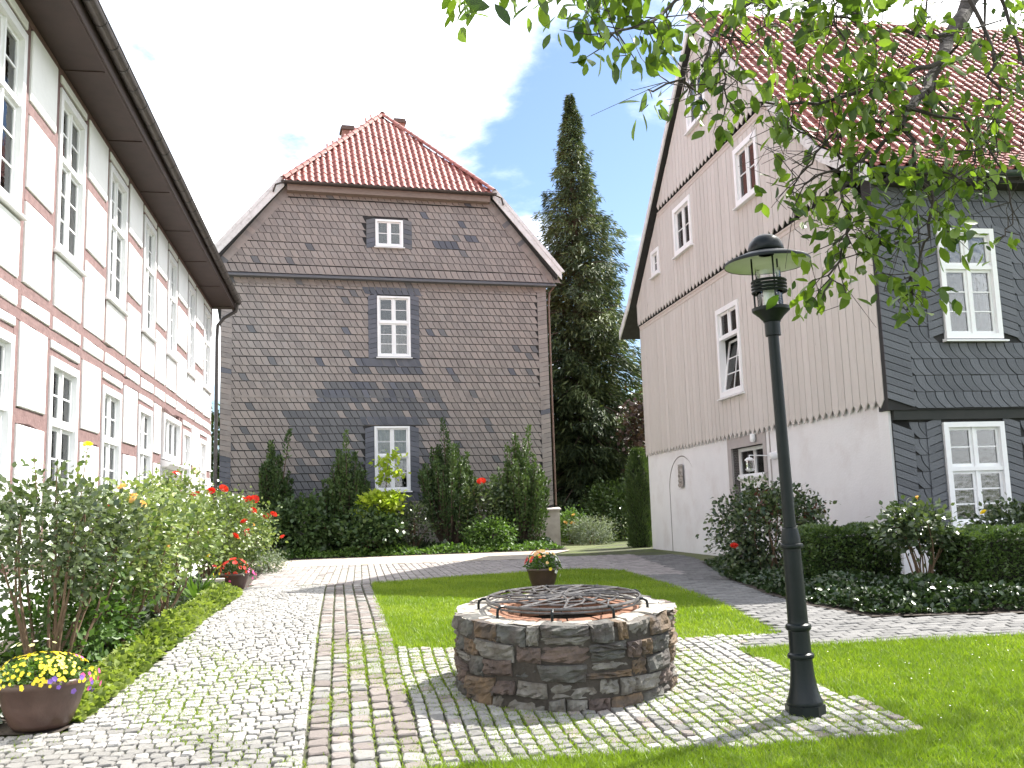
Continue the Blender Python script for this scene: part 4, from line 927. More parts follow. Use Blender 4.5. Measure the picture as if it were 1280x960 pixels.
for k in range(4):
    rr = .128; zc = 3.215+.027*k; pts = [(rr*math.cos(a), rr*math.sin(a), zc) for a in np.linspace(0, 2*math.pi, 33)]; mb.tube(pts, .012, 6, cap=False)
    mb.lathe([(.108, zc-.004), (.135, zc-.006), (.135, zc+.004), (.108, zc+.006)], 32)
build('louvre_rings', mb, iron, hd)
for k in range(3):
    a = R(35+120*k); mb = MB(); mb.tube([(.122*math.cos(a), .122*math.sin(a), 3.06), (.122*math.cos(a), .122*math.sin(a), 3.50)], .0075, 6); build('support_rod', mb, iron, hd)
mb = MB(); mb.lathe([(.098, 3.075), (.098, 3.42)], 28); mb.smooth = True; build('glass_cylinder', mb, clear_glass, hd)
mb = MB(); mb.lathe([(.0, 3.08), (.05, 3.08), (.05, 3.27), (.03, 3.29), (0, 3.29)], 20); mb.smooth = True; build('lamp_tube', mb, opal, hd)
mb = MB(); mb.lathe([(.06, 3.515), (.20, 3.505), (.325, 3.455), (.33, 3.44)], 48); mb.smooth = True; build('reflector', mb, shade_in, hd)
mb = MB(); mb.lathe([(.333, 3.436), (.336, 3.45), (.33, 3.462), (.20, 3.515), (.13, 3.53)], 48); mb.smooth = True; build('shade', mb, iron, hd)
mb = MB(); mb.lathe([(.10, 3.525), (.135, 3.54), (.14, 3.545), (.138, 3.575), (.125, 3.615), (.10, 3.648), (.06, 3.672), (.0, 3.68)], 32); mb.smooth = True; build('cap', mb, iron, hd)
# ------------------------------------------------------------------ stone well
WZ = gzf(WELL_C[1]); WH = .63
WE = thing('stone_well', 'round low well of rough brown and grey stones with an iron grille', 'well', (*WELL_C, WZ)); WE.rotation_euler = (R(3.6), 0, 0)
mb = MB(); mb.lathe([(WELL_R-.035, -.2), (WELL_R-.035, WH-.03), (.58, WH-.05), (.58, -.2)], 40); build('masonry_core', mb, mortar, WE)
def rough_stone(a0, a1, z0, z1, r, seed):
    q = np.random.default_rng(seed); nu, nv = 7, 5; vs = []; fs = []; g = .006
    ja = [q.normal(0, .010, 2) for _ in range(4)]; bulge = q.uniform(.0, .016); tl = q.normal(0, .018)
    for layer in (0, 1):
        for j in range(nv+1):
            for i in range(nu+1):
                u, v = i/nu, j/nv; e = min(u, 1-u)*nu, min(v, 1-v)*nv; ed = (1-min(1, e[0]))+(1-min(1, e[1]))
                a = a0+(a1-a0)*u; z = z0+g+(z1-z0-2*g)*v
                c = (1-u)*(1-v)*ja[0]+u*(1-v)*ja[1]+u*v*ja[2]+(1-u)*v*ja[3]
                a += (g if u == 0 else (-g if u == 1 else 0))/r+c[0]; z += c[1]
                rr = r-.16 if layer == 0 else r+bulge*(1-(2*u-1)**2*.6)+tl*(v-.5)+q.normal(0, .0095)-.015*min(1, ed)
                vs.append((rr*math.cos(a), rr*math.sin(a), z))
    n1_ = (nu+1)*(nv+1)
    for j in range(nv):
        for i in range(nu): k = j*(nu+1)+i; fs.append((n1_+k, n1_+k+1, n1_+k+nu+2, n1_+k+nu+1))
    for j in range(nv):
        k = j*(nu+1); fs.append((k, n1_+k, n1_+k+nu+1, k+nu+1)); k += nu; fs.append((n1_+k, k, k+nu+1, n1_+k+nu+1))
    for i in range(nu):
        k = i; fs.append((k+1, n1_+k+1, n1_+k, k)); k = nv*(nu+1)+i; fs.append((k, n1_+k, n1_+k+1, k+1))
    return vs, fs
z = -.06; sd = 100; hs_ = [.16, .125, .135, .13, .14]
for ci, hgt in enumerate(hs_):
    a = random.random(); end = a+2*math.pi
    while a < end-.02:
        da = random.uniform(.16, .44) if random.random() < .8 else random.uniform(.09, .16)
        if end-a-da < .10: da = end-a
        parts = [(z, z+hgt)] if random.random() < .86 else [(z, z+hgt*.5), (z+hgt*.5, z+hgt)]
        for z0, z1 in parts:
            mb = MB(); v, f = rough_stone(a, a+da, z0, z1, WELL_R-.02+random.gauss(0, .012), sd); sd += 1; mb.add(v, f)
            build('stone', mb, random.choices(stone_mats, (4, 2.6, 2.2, 2.5))[0], WE)
        a += da
    z += hgt
a = .0                                       # uneven pale coping
while a < 2*math.pi-.02:
    da = random.uniform(.16, .34); da = 2*math.pi-a if 2*math.pi-a-da < .12 else da
    r0_, r1_ = .64+random.gauss(0, .015), WELL_R-.085+random.gauss(0, .015); zt = WH+random.gauss(0, .007); rm = .84+random.gauss(0, .03)
    for ra, rb in ((r0_, rm-.006), (rm+.006, r1_)) if random.random() < .6 else ((r0_, r1_),):
        mb = MB(); n = 4; vs = []; q = [random.gauss(0, .006) for _ in range(40)]
        for rr, zz_ in ((ra, zt-.09), (ra, zt-.008), (ra+.02, zt+.004), ((ra+rb)/2, zt+.006), (rb-.025, zt+.002), (rb, zt-.018), (rb-.012, zt-.09)):
            for i in range(n+1): t = a+.008+(da-.016)*i/n; r_ = rr+random.gauss(0, .006); vs.append((r_*math.cos(t), r_*math.sin(t), zz_+random.gauss(0, .003)))
        mb.add(vs, [(j*(n+1)+i, (j+1)*(n+1)+i, (j+1)*(n+1)+i+1, j*(n+1)+i+1) for j in range(6) for i in range(n)]+[tuple(j*(n+1) for j in range(6, -1, -1)), tuple(j*(n+1)+n for j in range(7))])
        build('coping_stone', mb, coping, WE)
    a += da
for k in range(16):
    a0 = 2*math.pi*k/16; mb = MB(); vs = [(r_*math.cos(t), r_*math.sin(t), zz_) for zz_ in (WH-.14, WH-.008+random.gauss(0, .004)) for r_ in (.50, .63) for t in (a0+.01, a0+.38)]
    mb.add(vs, [(0, 1, 3, 2), (4, 6, 7, 5), (0, 4, 5, 1), (2, 3, 7, 6), (0, 2, 6, 4), (1, 5, 7, 3)]); build('brick', mb, orange_brick, WE)
mb = MB(); mb.lathe([(.52, WH-.1), (.52, -.2), (0, -.2)], 24); build('shaft_lining', mb, mortar, WE)
GZ = WH+.085; gr = link('grille', None, WE)
def ring(mb, r, z, t, n=48): mb.tube([(r*math.cos(a), r*math.sin(a), z) for a in np.linspace(0, 2*math.pi, n+1)], t, 6, cap=False)
mb = MB(); ring(mb, .64, GZ, .013); ring(mb, .635, GZ-.03, .009); build('outer_ring', mb, steel, gr)
for r_ in (.46, .31, .16): mb = MB(); ring(mb, r_, GZ+.004, .010, 36); build('inner_ring', mb, steel, gr)
for k in range(11):
    a = math.pi*2*k/11+.1; mb = MB(); mb.tube([(.02*math.cos(a), .02*math.sin(a), GZ+.012), (.3*math.cos(a+.12), .3*math.sin(a+.12), GZ+.016), (.64*math.cos(a), .64*math.sin(a), GZ+.006)], .010, 6); build('spoke', mb, steel, gr)
    a1_ = a+math.pi/10; mb = MB(); mb.tube([(.64*math.cos(a1_-.32), .64*math.sin(a1_-.32), GZ+.008), (.47*math.cos(a1_), .47*math.sin(a1_), GZ+.014), (.30*math.cos(a1_+.3), .30*math.sin(a1_+.3), GZ+.012), (.14*math.cos(a1_+.9), .14*math.sin(a1_+.9), GZ+.01)], .008, 6); build('scroll_bar', mb, steel, gr)
for k in range(9):
    a = 2*math.pi*k/9+.35; c_, s_ = math.cos(a), math.sin(a); mb = MB(); mb.tube([(r_*c_, r_*s_, z_) for r_, z_ in ((.62, GZ), (.68, GZ+.002), (.705, GZ-.012), (.712, GZ-.04), (.712, WH-.03))], .0115, 7); build('foot', mb, iron, gr)
# ------------------------------------------------------------------ foliage kit
T_LEAF = (np.array([(0, 0, 0), (-.28, .42, .06), (0, 1, -.03), (.28, .42, .06)]), np.array([(0, 1, 2), (0, 2, 3)]))
T_WIDE = (np.array([(0, 0, 0), (-.30, .25, .05), (-.36, .55, .06), (0, 1, -.06), (.36, .55, .06), (.30, .25, .05), (0, .5, -.0)]), np.array([(0, 1, 6), (1, 2, 6), (2, 3, 6), (3, 4, 6), (4, 5, 6), (5, 0, 6)]))
T_SPRAY = (np.array([(0, 0, 0), (-.09, .5, .02), (0, 1, -.08), (.09, .5, .02), (-.42, .62, -.03), (-.2, .30, .0), (.42, .62, -.03), (.2, .30, 0)]), np.array([(0, 1, 2), (0, 2, 3), (0, 5, 4), (0, 6, 7)]))
T_NEEDLE = (np.array([(0, 0, 0), (-.12, .5, 0), (0, 1, 0), (.12, .5, .03)]), np.array([(0, 1, 2), (0, 2, 3)]))
T_BLADE = (np.array([(-.05, 0, 0), (.05, 0, 0), (.04, .5, .04), (-.04, .5, .04), (0, 1, -.12)]), np.array([(0, 1, 2), (0, 2, 3), (3, 2, 4)]))
def unit(v): return v/(np.linalg.norm(v, axis=-1, keepdims=True)+1e-9)
def leaf_mesh(name, P, D, S, tmpl, mat, r=None, nb=(0, 0, 1.), nj=.6, rnd=None):
    """a leaf per point: P base, D axis, S length; the face normal leans to nb with jitter nj"""
    r = r or rng; n = len(P); tv, tf = tmpl; D = unit(np.asarray(D, float)); nn = np.asarray(nb)+r.normal(0, nj, (n, 3))
    X = unit(np.cross(D, nn)); Z = np.cross(X, D)
    S = np.asarray(S).reshape(-1, 1, 1)
    V = np.asarray(P)[:, None]+S*(tv[None, :, 0:1]*X[:, None]+tv[None, :, 1:2]*D[:, None]+tv[None, :, 2:3]*Z[:, None])
    F = tf[None]+(np.arange(n)*len(tv))[:, None, None]
    q = rnd if rnd is not None else r.random(n)
    return fast_mesh(name, V.reshape(-1, 3), F.reshape(-1, 3), np.repeat(np.clip(q, .01, .985), len(tf)), mat)
def clumps(n, c, rad, r=None, shell=.55, flat=None):
    """clump centres inside an ellipsoid, mostly near its skin"""
    r = r or rng; d = unit(r.normal(0, 1, (n, 3))); k = shell+(1-shell)*r.random(n)**.6
    return np.asarray(c)+d*k[:, None]*np.asarray(rad), d
def scatter(cl, nl, spread, r=None):
    r = r or rng; i = np.repeat(np.arange(len(cl)), nl); return i, cl[i]+r.normal(0, 1, (len(i), 3))*np.asarray(spread)
def cane_path(p0, p1, r, bend=.15, n=5):
    p0, p1 = np.array(p0, float), np.array(p1, float); b = r.normal(0, bend, 3); b[2] *= .3
    return [p0+(p1-p0)*t+b*math.sin(math.pi*t)+np.array([0, 0, .10])*math.sin(math.pi*t*.5)*np.linalg.norm(p1-p0)*.3*(1-t) for t in np.linspace(0, 1, n)]
# rose bloom: cupped rings of petals
def bloom_shape(seed):
    r = np.random.default_rng(seed); v = []; f = []
    for lay_, (n, rad, z, tilt) in enumerate(((6, .5, 0, .25), (5, .36, .08, .6), (4, .22, .16, 1.0), (3, .1, .2, 1.3))):
        for k in range(n):
            a = 2*math.pi*k/n+lay_*.5+r.normal(0, .1); c, s = math.cos(a), math.sin(a); w_ = rad*.75
            o = len(v); h = rad*math.sin(tilt)+z
            for (q, t, hh) in ((.12, 0, z-.1), (rad*.8*math.cos(tilt*.5)+.05, -w_, h*.7), (rad*math.cos(tilt)+.12, -w_*.5, h+.05), (rad*math.cos(tilt)+.12, w_*.5, h+.05), (rad*.8*math.cos(tilt*.5)+.05, w_, h*.7)):
                v.append((q*c-t*s, q*s+t*c, hh))
            f.append((o, o+1, o+2, o+3, o+4))
    return v, f
for k in range(3): SH[('bloom', k)] = bloom_shape(k)
def blooms(parent, pts, mat, size, name='bloom'):
    for p in pts:
        o = bpy.data.objects.new(name, shape_mesh(('bloom', random.randrange(3)), mat)); COL.objects.link(o); o.parent = parent
        o.location = p; s_ = size*random.uniform(.75, 1.15); o.scale = (s_, s_, s_*1.1); o.rotation_euler = (random.gauss(.4, .4), random.gauss(0, .4), random.uniform(0, 6))
def shrub(name, label, cat, x, y, h, rad, nclump, nleaf, size, mat, group=None, base=.25, canes=9, tmpl=T_LEAF, spread=None, seed=1, cmat=None, shell=.45, z0=None, zfrac=.5):
    """multi-stemmed bush: canes, leaf clumps spread through the crown"""
    r = np.random.default_rng(seed); z = gzf(y)+.02 if z0 is None else z0; T = thing(name, label, cat, (x, y, z), 0, group)
    hc = base*h+(1-base)*h*.5; cl, d = clumps(nclump, (0, 0, hc), (rad[0], rad[1], (1-base)*h*.5), r, shell)
    spread = spread or (.12, .12, .10)
    i, P = scatter(cl, nleaf, spread, r); out = unit(P-np.array([0, 0, hc*.8])); D = out+r.normal(0, .6, P.shape)+np.array([0, 0, -.15])
    rn = np.clip(.5*r.random(len(cl))[i]+.5*r.random(len(P)), 0, 1)
    link('foliage', leaf_mesh('foliage', P, D, size*r.uniform(.6, 1.25, len(P)), tmpl, mat, r, out*.6+np.array([0, 0, .7]), .5, rn), T)
    mb = MB()
    for k in range(canes):
        a = r.uniform(0, 6.28); b_ = np.array([.12*math.cos(a)*rad[0], .12*math.sin(a)*rad[1], -.05]); tgt = cl[r.integers(len(cl))]
        pts = cane_path(b_, tgt, r, .06*h); mb.tube(pts, np.linspace(.011, .004, len(pts))*(1+.35*h), 5)
    build('canes', mb, cmat or cane, T)
    return T, cl, r
def surf_pts(cl, r, n, hmin, out=(0, 0, 0), k=1.08):
    c = [p for p in cl if p[2] > hmin]; c = c or list(cl); return [np.array(c[r.integers(len(c))])*np.array([k, k, 1.03])+r.normal(0, .05, 3)+np.array(out) for _ in range(n)]
# ------------------------------------------------------------------ roses along the left house
T, cl, r = shrub('rose_bush', 'tall dark-leaved rose bush with bare lower canes behind the yellow flower pot', 'rose bush', -4.11, 8.51, 1.82, (.66, .85, 0), 58, 60, .066, rose_dark, 'roses along the left wall', .40, 16, T_WIDE, (.11, .13, .10), 11)
blooms(T, [(.45, .35, 1.72), (.5, .5, 1.6)], petal_orange, .07); blooms(T, [(.12, .35, 2.12)], petal_yellow, .075); mb = MB(); [mb.tube([(a*.4, b*.4, .9), (a*.8, b*.8, 1.6), (a, b, c)], (.009, .006, .004), 5) for a, b, c in ((.12, .35, 2.1), (-.1, -.2, 2.0), (.2, -.4, 1.95))]; build('tall_shoots', mb, cane, T); i, P = scatter(np.array([(.12, .35, 2.0), (.1, .3, 1.85), (-.1, -.2, 1.9), (.2, -.4, 1.85)]), 10, (.06, .06, .06), r); link('foliage', leaf_mesh('foliage', P, r.normal(0, 1, P.shape), .06*r.uniform(.6, 1.2, len(P)), T_WIDE, rose_leaf, r), T)
T, cl, r = shrub('rose_bush', 'light green rose bush with apricot blooms between dark rose and red roses', 'rose bush', -4.15, 9.95, 1.62, (.60, .95, 0), 62, 62, .066, rose_leaf, 'roses along the left wall', .30, 14, T_WIDE, (.11, .13, .10), 12)
blooms(T, [(.35, -.5, 1.5), (.42, -.42, 1.45), (.3, -.35, 1.55), (.5, .1, 1.0)], petal_orange, .075); blooms(T, [(.2, -.7, 1.42)], petal_red, .06); blooms(T, [(.4, .5, 1.2), (.55, .3, .9)], petal_white, .06)
T, cl, r = shrub('rose_bush', 'sparse sunlit rose bush leaning over the green ground cover', 'rose bush', -4.37, 11.85, 1.55, (.62, .85, 0), 52, 56, .064, rose_leaf, 'roses along the left wall', .30, 12, T_WIDE, (.11, .12, .10), 13)
blooms(T, [(.5, .2, .75)], petal_yellow, .06); blooms(T, [(.45, .6, .6)], petal_red, .05)
T, cl, r = shrub('rose_bush', 'rose bush with white blooms and two high red ones near the door', 'rose bush', -5.51, 14.99, 1.95, (.62, .8, 0), 70, 55, .07, rose_leaf, 'roses along the left wall', .22, 12, T_WIDE, (.12, .12, .11), 14)
blooms(T, [(.1, .2, 1.95), (.45, .1, 1.6), (.6, -.1, 1.0), (.55, .25, 1.0)], petal_red, .11); blooms(T, surf_pts(cl, r, 14, 1.0, (.1, -.15, .05)), petal_white, .09)
T, cl, r = shrub('rose_bush', 'broad rose bush covered with red blooms next to the red flower pot', 'rose bush', -5.62, 17.6, 1.75, (.68, .95, 0), 80, 55, .07, rose_leaf, 'roses along the left wall', .2, 12, T_WIDE, (.12, .12, .11), 15)
blooms(T, [(.35, -.4, 1.75), (.62, .0, 1.15), (.65, .1, .98), (.62, .25, .9), (.1, -.3, 1.72), (.7, .3, 1.35), (.6, -.5, .9)], petal_red, .13); blooms(T, surf_pts(cl, r, 6, .7, (.1, -.1, 0)), petal_orange, .08)
blooms(T, [(-.2, -.3, 2.1)], petal_white, .15)
T, cl, r = shrub('rose_bush', 'farthest red rose bush at the corner of the half-timbered house', 'rose bush', -6, 20.3, 1.62, (.78, 1.0, 0), 75, 52, .075, rose_leaf, 'roses along the left wall', .15, 10, T_WIDE, (.13, .13, .12), 16)
blooms(T, [(.4, -.3, 1.62), (.5, -.2, 1.6), (.3, -.35, 1.58), (.85, 0, 1.28), (1.02, .1, .8), (.72, -.1, 1.25)], petal_red, .15)
T, cl, r = shrub('leafy_shrub', 'fresh green leafy shrub low under the rose canes', 'shrub', -4.24, 9.36, .85, (.55, .85, 0), 60, 50, .085, fern_leaf, None, .0, 6, T_LEAF, (.12, .14, .10), 17)
T, cl, r = shrub('catmint_clump', 'pale grey-green low plant where the rose bed ends', 'plant', -5.6, 21.6, .45, (.35, .8, 0), 40, 45, .06, lav_leaf, None, .0, 4, T_LEAF, (.1, .12, .08), 18)
# ground cover along the path edge
def cover(name, label, poly, n, h, size, mat, tmpl=T_LEAF, cat='ground cover', edge_in=None):
    xs = [p[0] for p in poly]; ys = [p[1] for p in poly]; X = rng.uniform(min(xs), max(xs), n*3); Y = rng.uniform(min(ys), max(ys), n*3); k = pip_np(poly, X, Y); X, Y = X[k][:n], Y[k][:n]
    m = len(X); bump = .5+.28*np.sin(X*4.1+Y*2.3)+.22*np.sin(Y*5.3-X*3.1); d = edge_dist(poly, X, Y); Z = gz(Y)+.03+h*np.clip(d/.22, .12, 1)*(.35+.65*bump)*rng.random(m)**.55
    D = rng.normal(0, 1, (m, 3)); D[:, 2] = np.abs(D[:, 2])*.6+.1
    o = link(name, leaf_mesh(name, np.stack([X, Y, Z], 1), D, size*rng.uniform(.6, 1.3, m), tmpl, mat, rng, (0, 0, 1.), .7, np.clip(.55*bump+.45*rng.random(m), 0, 1)))
    return tag(o, label, cat, kind='stuff')
E_ = [p for p in BED_EDGE if 7 < p[1] < 16]
cover('ground_cover', 'bright green ground cover along the edge of the cobbled path', [(-3.5, 7.22), (-3.31, 7.38), (-3.56, 10.21), (-4.41, 15.35), (-4.62, 16), (-5, 16), (-4.59, 13.53), (-4.06, 10.48), (-3.84, 8.38), (-3.77, 7.34)], 22000, .24, .075, cover_leaf, T_WIDE)
cover('ivy', 'dark ivy covering the soil under the roses', [(-3.88, 7.18), (-4.01, 10.48), (-4.59, 13.53), (-5.1, 16), (-6, 22.5), (-7.2, 22.5), (-5.7, 13.53), (-4.78, 7.26)], 14000, .12, .07, ivy_leaf, T_WIDE, 'ivy')
# yucca-like tuft and low stone block by the pots
YT = thing('spiky_plant', 'tuft of long narrow green leaves beside the ground cover', 'plant', (-4.77, 14.35, gzf(14.35)+.02)); n = 46; a = rng.uniform(0, 6.28, n); e = rng.uniform(.25, 1.3, n)
link('foliage', leaf_mesh('foliage', np.zeros((n, 3)), np.stack([np.cos(a)*np.cos(e), np.sin(a)*np.cos(e), np.sin(e)], 1), rng.uniform(.4, .62, n), T_BLADE, fern_leaf, rng), YT)
mb = MB(); mb.box(-.16, .16, -.12, .12, 0, .2); mb.box(-.18, .18, -.14, .14, .2, .24); tag(build('stone_block', mb, plinth_m, None, (-5.02, 15.9, gzf(15.9)+.02), (0, 0, .3)), 'small pale stone block beside the red flower pot', 'stone block')
# ------------------------------------------------------------------ flower pots
def pot(name, label, x, y, r_top, h, rot=0.):
    T = thing(name, label, 'flower pot', (x, y, gzf(y)+.035)); mb = MB()
    mb.lathe([(0, .0), (r_top*.62, .0), (r_top*.70, h*.10), (r_top*.86, h*.45), (r_top*.97, h*.82), (r_top*1.03, h*.86), (r_top*1.04, h*.98), (r_top*1.0, h), (r_top*.93, h*.98), (r_top*.9, h*.85)], 40); mb.smooth = True; o = build('pot', mb, terracotta, T)
    mb = MB(); mb.lathe([(r_top*.92, h*.88), (0, h*.93)], 24); build('soil', mb, soil, T); return T
def pot_plants(T, rx, z, n, size, mat, hgt, seed):
    r = np.random.default_rng(seed); d = unit(r.normal(0, 1, (n, 3))); d[:, 2] = np.abs(d[:, 2]); P = d*np.array([rx, rx, hgt])*r.uniform(.4, 1, (n, 1))+np.array([0, 0, z])
    link('foliage', leaf_mesh('foliage', P, d+r.normal(0, .5, (n, 3)), size*r.uniform(.6, 1.2, n), T_LEAF, mat, r), T); return r
def daisy_shape():
    v = [(0, 0, .1)]; f = []
    for k in range(10): a = 2*math.pi*k/10; v.append(((.5 if k % 2 == 0 else .40)*math.cos(a), (.5 if k % 2 == 0 else .40)*math.sin(a), .16))
    for k in range(10): f.append((0, 1+k, 1+(k+1) % 10))
    return v, f
SH['daisy'] = daisy_shape()
def flowers(T, pts, dirs, mat, size):
    for p, d in zip(pts, dirs):
        o = bpy.data.objects.new('flower', shape_mesh('daisy', mat)); COL.objects.link(o); o.parent = T; o.location = p; o.rotation_euler = Vector(d).to_track_quat('Z', 'Y').to_euler(); s_ = size*random.uniform(.8, 1.2); o.scale = (s_, s_, s_)
T = pot('flower_pot', 'big brown pot of small yellow flowers at the front of the rose bed', -3.57, 7.29, .31, .35)
r = pot_plants(T, .34, .33, 1900, .042, fern_leaf, .17, 31)
d = unit(r.normal(0, 1, (190, 3))+np.array([.25, -.5, .6])); d[:, 2] = np.abs(d[:, 2]); flowers(T, d*np.array([.37, .37, .20])+np.array([0, 0, .33]), d, petal_yellow, .03)
d = unit(r.normal(0, .5, (9, 3))+np.array([1, -.3, .35])); flowers(T, d*np.array([.42, .40, .2])+np.array([0, 0, .33]), d, petal_pink, .04); d = unit(r.normal(0, .4, (8, 3))+np.array([1, -.5, 0.1])); flowers(T, d*np.array([.44, .42, .2])+np.array([0, 0, .33]), d, petal_violet, .04)
d = unit(r.normal(0, .4, (9, 3))+np.array([-.4, .1, 1])); flowers(T, d*np.array([.3, .3, .3])+np.array([-.05, 0, .33]), d, petal_white, .045)
T = pot('flower_pot', 'brown pot of red and orange flowers below the red roses', -4.88, 16.6, .25, .27)
r = pot_plants(T, .30, .26, 900, .05, shrub_leaf, .2, 32); d = unit(r.normal(0, .7, (34, 3))+np.array([.1, -.3, 1])); flowers(T, d*np.array([.24, .24, .26])+np.array([0, 0, .26]), d, petal_red, .085); d = unit(r.normal(0, .5, (9, 3))+np.array([-1, -.6, .3])); flowers(T, d*np.array([.34, .34, .2])+np.array([0, 0, .26]), d, petal_yellow, .055); d = unit(r.normal(0, .5, (16, 3))+np.array([1, -.4, .0])); flowers(T, d*np.array([.34, .34, .2])+np.array([.03, 0, .2]), d, petal_pink, .05)
T = pot('flower_pot', 'brown pot with red, orange and yellow blooms on the lawn behind the well', 0.38, 14.74, .235, .31)
r = pot_plants(T, .28, .30, 1000, .05, fern_leaf, .24, 33)
for mt_, c_, n in ((petal_red, (-.8, -.4, .8), 14), (petal_orange, (.1, -.4, 1), 16), (petal_yellow, (.3, -.3, 1), 12), (petal_white, (1, -.5, .2), 9)):
    d = unit(r.normal(0, .45, (n, 3))+np.array(c_)); flowers(T, d*np.array([.28, .28, .28])+np.array([0, 0, .30]), d, mt_, .06)
# ------------------------------------------------------------------ shrubs at the slate house
def yew(label, x, y, h, wdt, n_shoot, seed, mat=yew_leaf):
    r = np.random.default_rng(seed); z = gzf(y)+.03; T = thing('yew', label, 'yew', (x, y, z), 0, 'columnar yews in front of the slate house'); P = []; D = []; mb = MB(); rn = []
    for k in range(n_shoot):
        a = r.uniform(0, 6.28); q = math.sqrt(r.random()); bx, by = .5*wdt*q*math.cos(a), .5*wdt*q*math.sin(a)
        top = h*(1-.42*q**1.3)*r.uniform(.66, 1.0) if k else h; b0 = max(0, top-r.uniform(.9, 2.0)); lean = .12*q
        tip = np.array([bx*(1+.15), by*(1+.15), top]); foot = np.array([bx*.8, by*.8, b0]); m = int(110*(top-b0)); t = r.random(m)**.8
        c = foot+(tip-foot)*t[:, None]; rad = .11*(1-t**2.0)+.02; an = r.uniform(0, 6.28, m); o = np.stack([np.cos(an), np.sin(an), np.zeros(m)], 1)
        P.append(c+o*rad[:, None]*r.uniform(.4, 1, (m, 1))); D.append(o*.8+np.array([0, 0, .9])+r.normal(0, .25, (m, 3))); rn.append(np.clip(.5*r.random()+.25*t+.25*r.random(m), 0, 1))
        mb.tube([(bx*.15, by*.15, 0), foot*.9, tip*np.array([1, 1, .96])], (.03, .018, .006), 4)
    P = np.concatenate(P); D = np.concatenate(D); link('foliage', leaf_mesh('foliage', P, D, .11*r.uniform(.6, 1.2, len(P)), T_LEAF, mat, r, (0, -.4, .6), .6, np.concatenate(rn)), T); build('stems', mb, trunk_m, T); return T
yew('narrow columnar yew nearest the half-timbered house', -7.55, 29.9, 3.95, 1.05, 60, 41)
yew('columnar yew left of the ground floor window with one tall spire', -5.35, 30.3, 3.9, 1.35, 75, 42)
yew('broad columnar yew right of the ground floor window', -2.15, 30.7, 4.25, 1.7, 95, 43)
yew('columnar yew at the right corner of the slate house', .15, 31.2, 4.0, 1.75, 95, 44)
shrub('dark_shrub', 'dark glossy shrub between the two left yews', 'shrub', -6.5, 29.2, 1.75, (1.05, .6, 0), 75, 55, .15, shrub_leaf, None, .0, 6, T_WIDE, (.17, .17, .15), 51)
shrub('dark_shrub', 'dark leafy shrub under the golden maple', 'shrub', -4.4, 29, 1.3, (.9, .6, 0), 60, 50, .14, shrub_leaf, None, .0, 6, T_WIDE, (.17, .15, .14), 52)
T, cl, r = shrub('golden_maple', 'young maple with bright yellow-green leaves below the ground floor window', 'maple', -4.15, 29.3, 1.9, (.75, .5, 0), 26, 40, .16, maple_leaf, None, .55, 6, T_WIDE, (.16, .16, .07), 53)
i, P = scatter(np.array([(.1, 0, 2.35), (.3, 0, 2.6), (.0, .1, 2.75), (.25, 0, 2.95), (.45, 0, 3.05), (.15, .1, 2.5), (.55, 0, 2.45)]), 34, (.13, .12, .08), r); link('foliage', leaf_mesh('foliage', P, r.normal(0, 1, P.shape)+np.array([0, -.2, -.2]), .15*r.uniform(.6, 1.2, len(P)), T_WIDE, maple_leaf, r), T)
mb = MB(); mb.tube([(0, 0, 0), (.05, 0, 1.2), (.2, 0, 2.2), (.28, 0, 3.0)], (.03, .022, .014, .006), 6); build('trunk', mb, trunk_m, T)
shrub('twiggy_shrub', 'thin brownish shrub against the plinth between golden maple and broad yew', 'shrub', -3.15, 29.7, 1.55, (.6, .5, 0), 40, 36, .12, rose_dark, None, .1, 14, T_LEAF, (.16, .14, .14), 54)
T, cl, r = shrub('rose_bush', 'thin rose bush with one red bloom between the two right yews', 'rose bush', -1, 30.3, 2.1, (.75, .5, 0), 45, 40, .12, rose_dark, None, .2, 12, T_WIDE, (.16, .14, .14), 55); blooms(T, [(-.05, -.4, 2.15)], petal_red, .24)
shrub('dark_shrub', 'low green shrub at the foot of the corner yew', 'shrub', -0.9, 29.6, .95, (.8, .45, 0), 45, 45, .12, fern_leaf, None, .0, 5, T_LEAF, (.15, .13, .11), 56)
cover('ground_cover', 'low green plants along the front of the shrub bed', [(-8.5, 28.5), (-6, 28.1), (-2, 28.45), (0.1, 28.8), (1.4, 29.5), (1.2, 30.2), (-2, 29.6), (-6, 29), (-8.5, 29.4)], 4200, .3, .12, fern_leaf, T_LEAF)
cover('ground_cover', 'dark leaf litter and ivy at the foot of the slate house', [(-9.3, 29), (-6, 29), (-2, 29.6), (1.2, 30.2), (1.2, 33), (-9.3, 30.6)], 7000, .3, .14, ivy_leaf, T_WIDE)
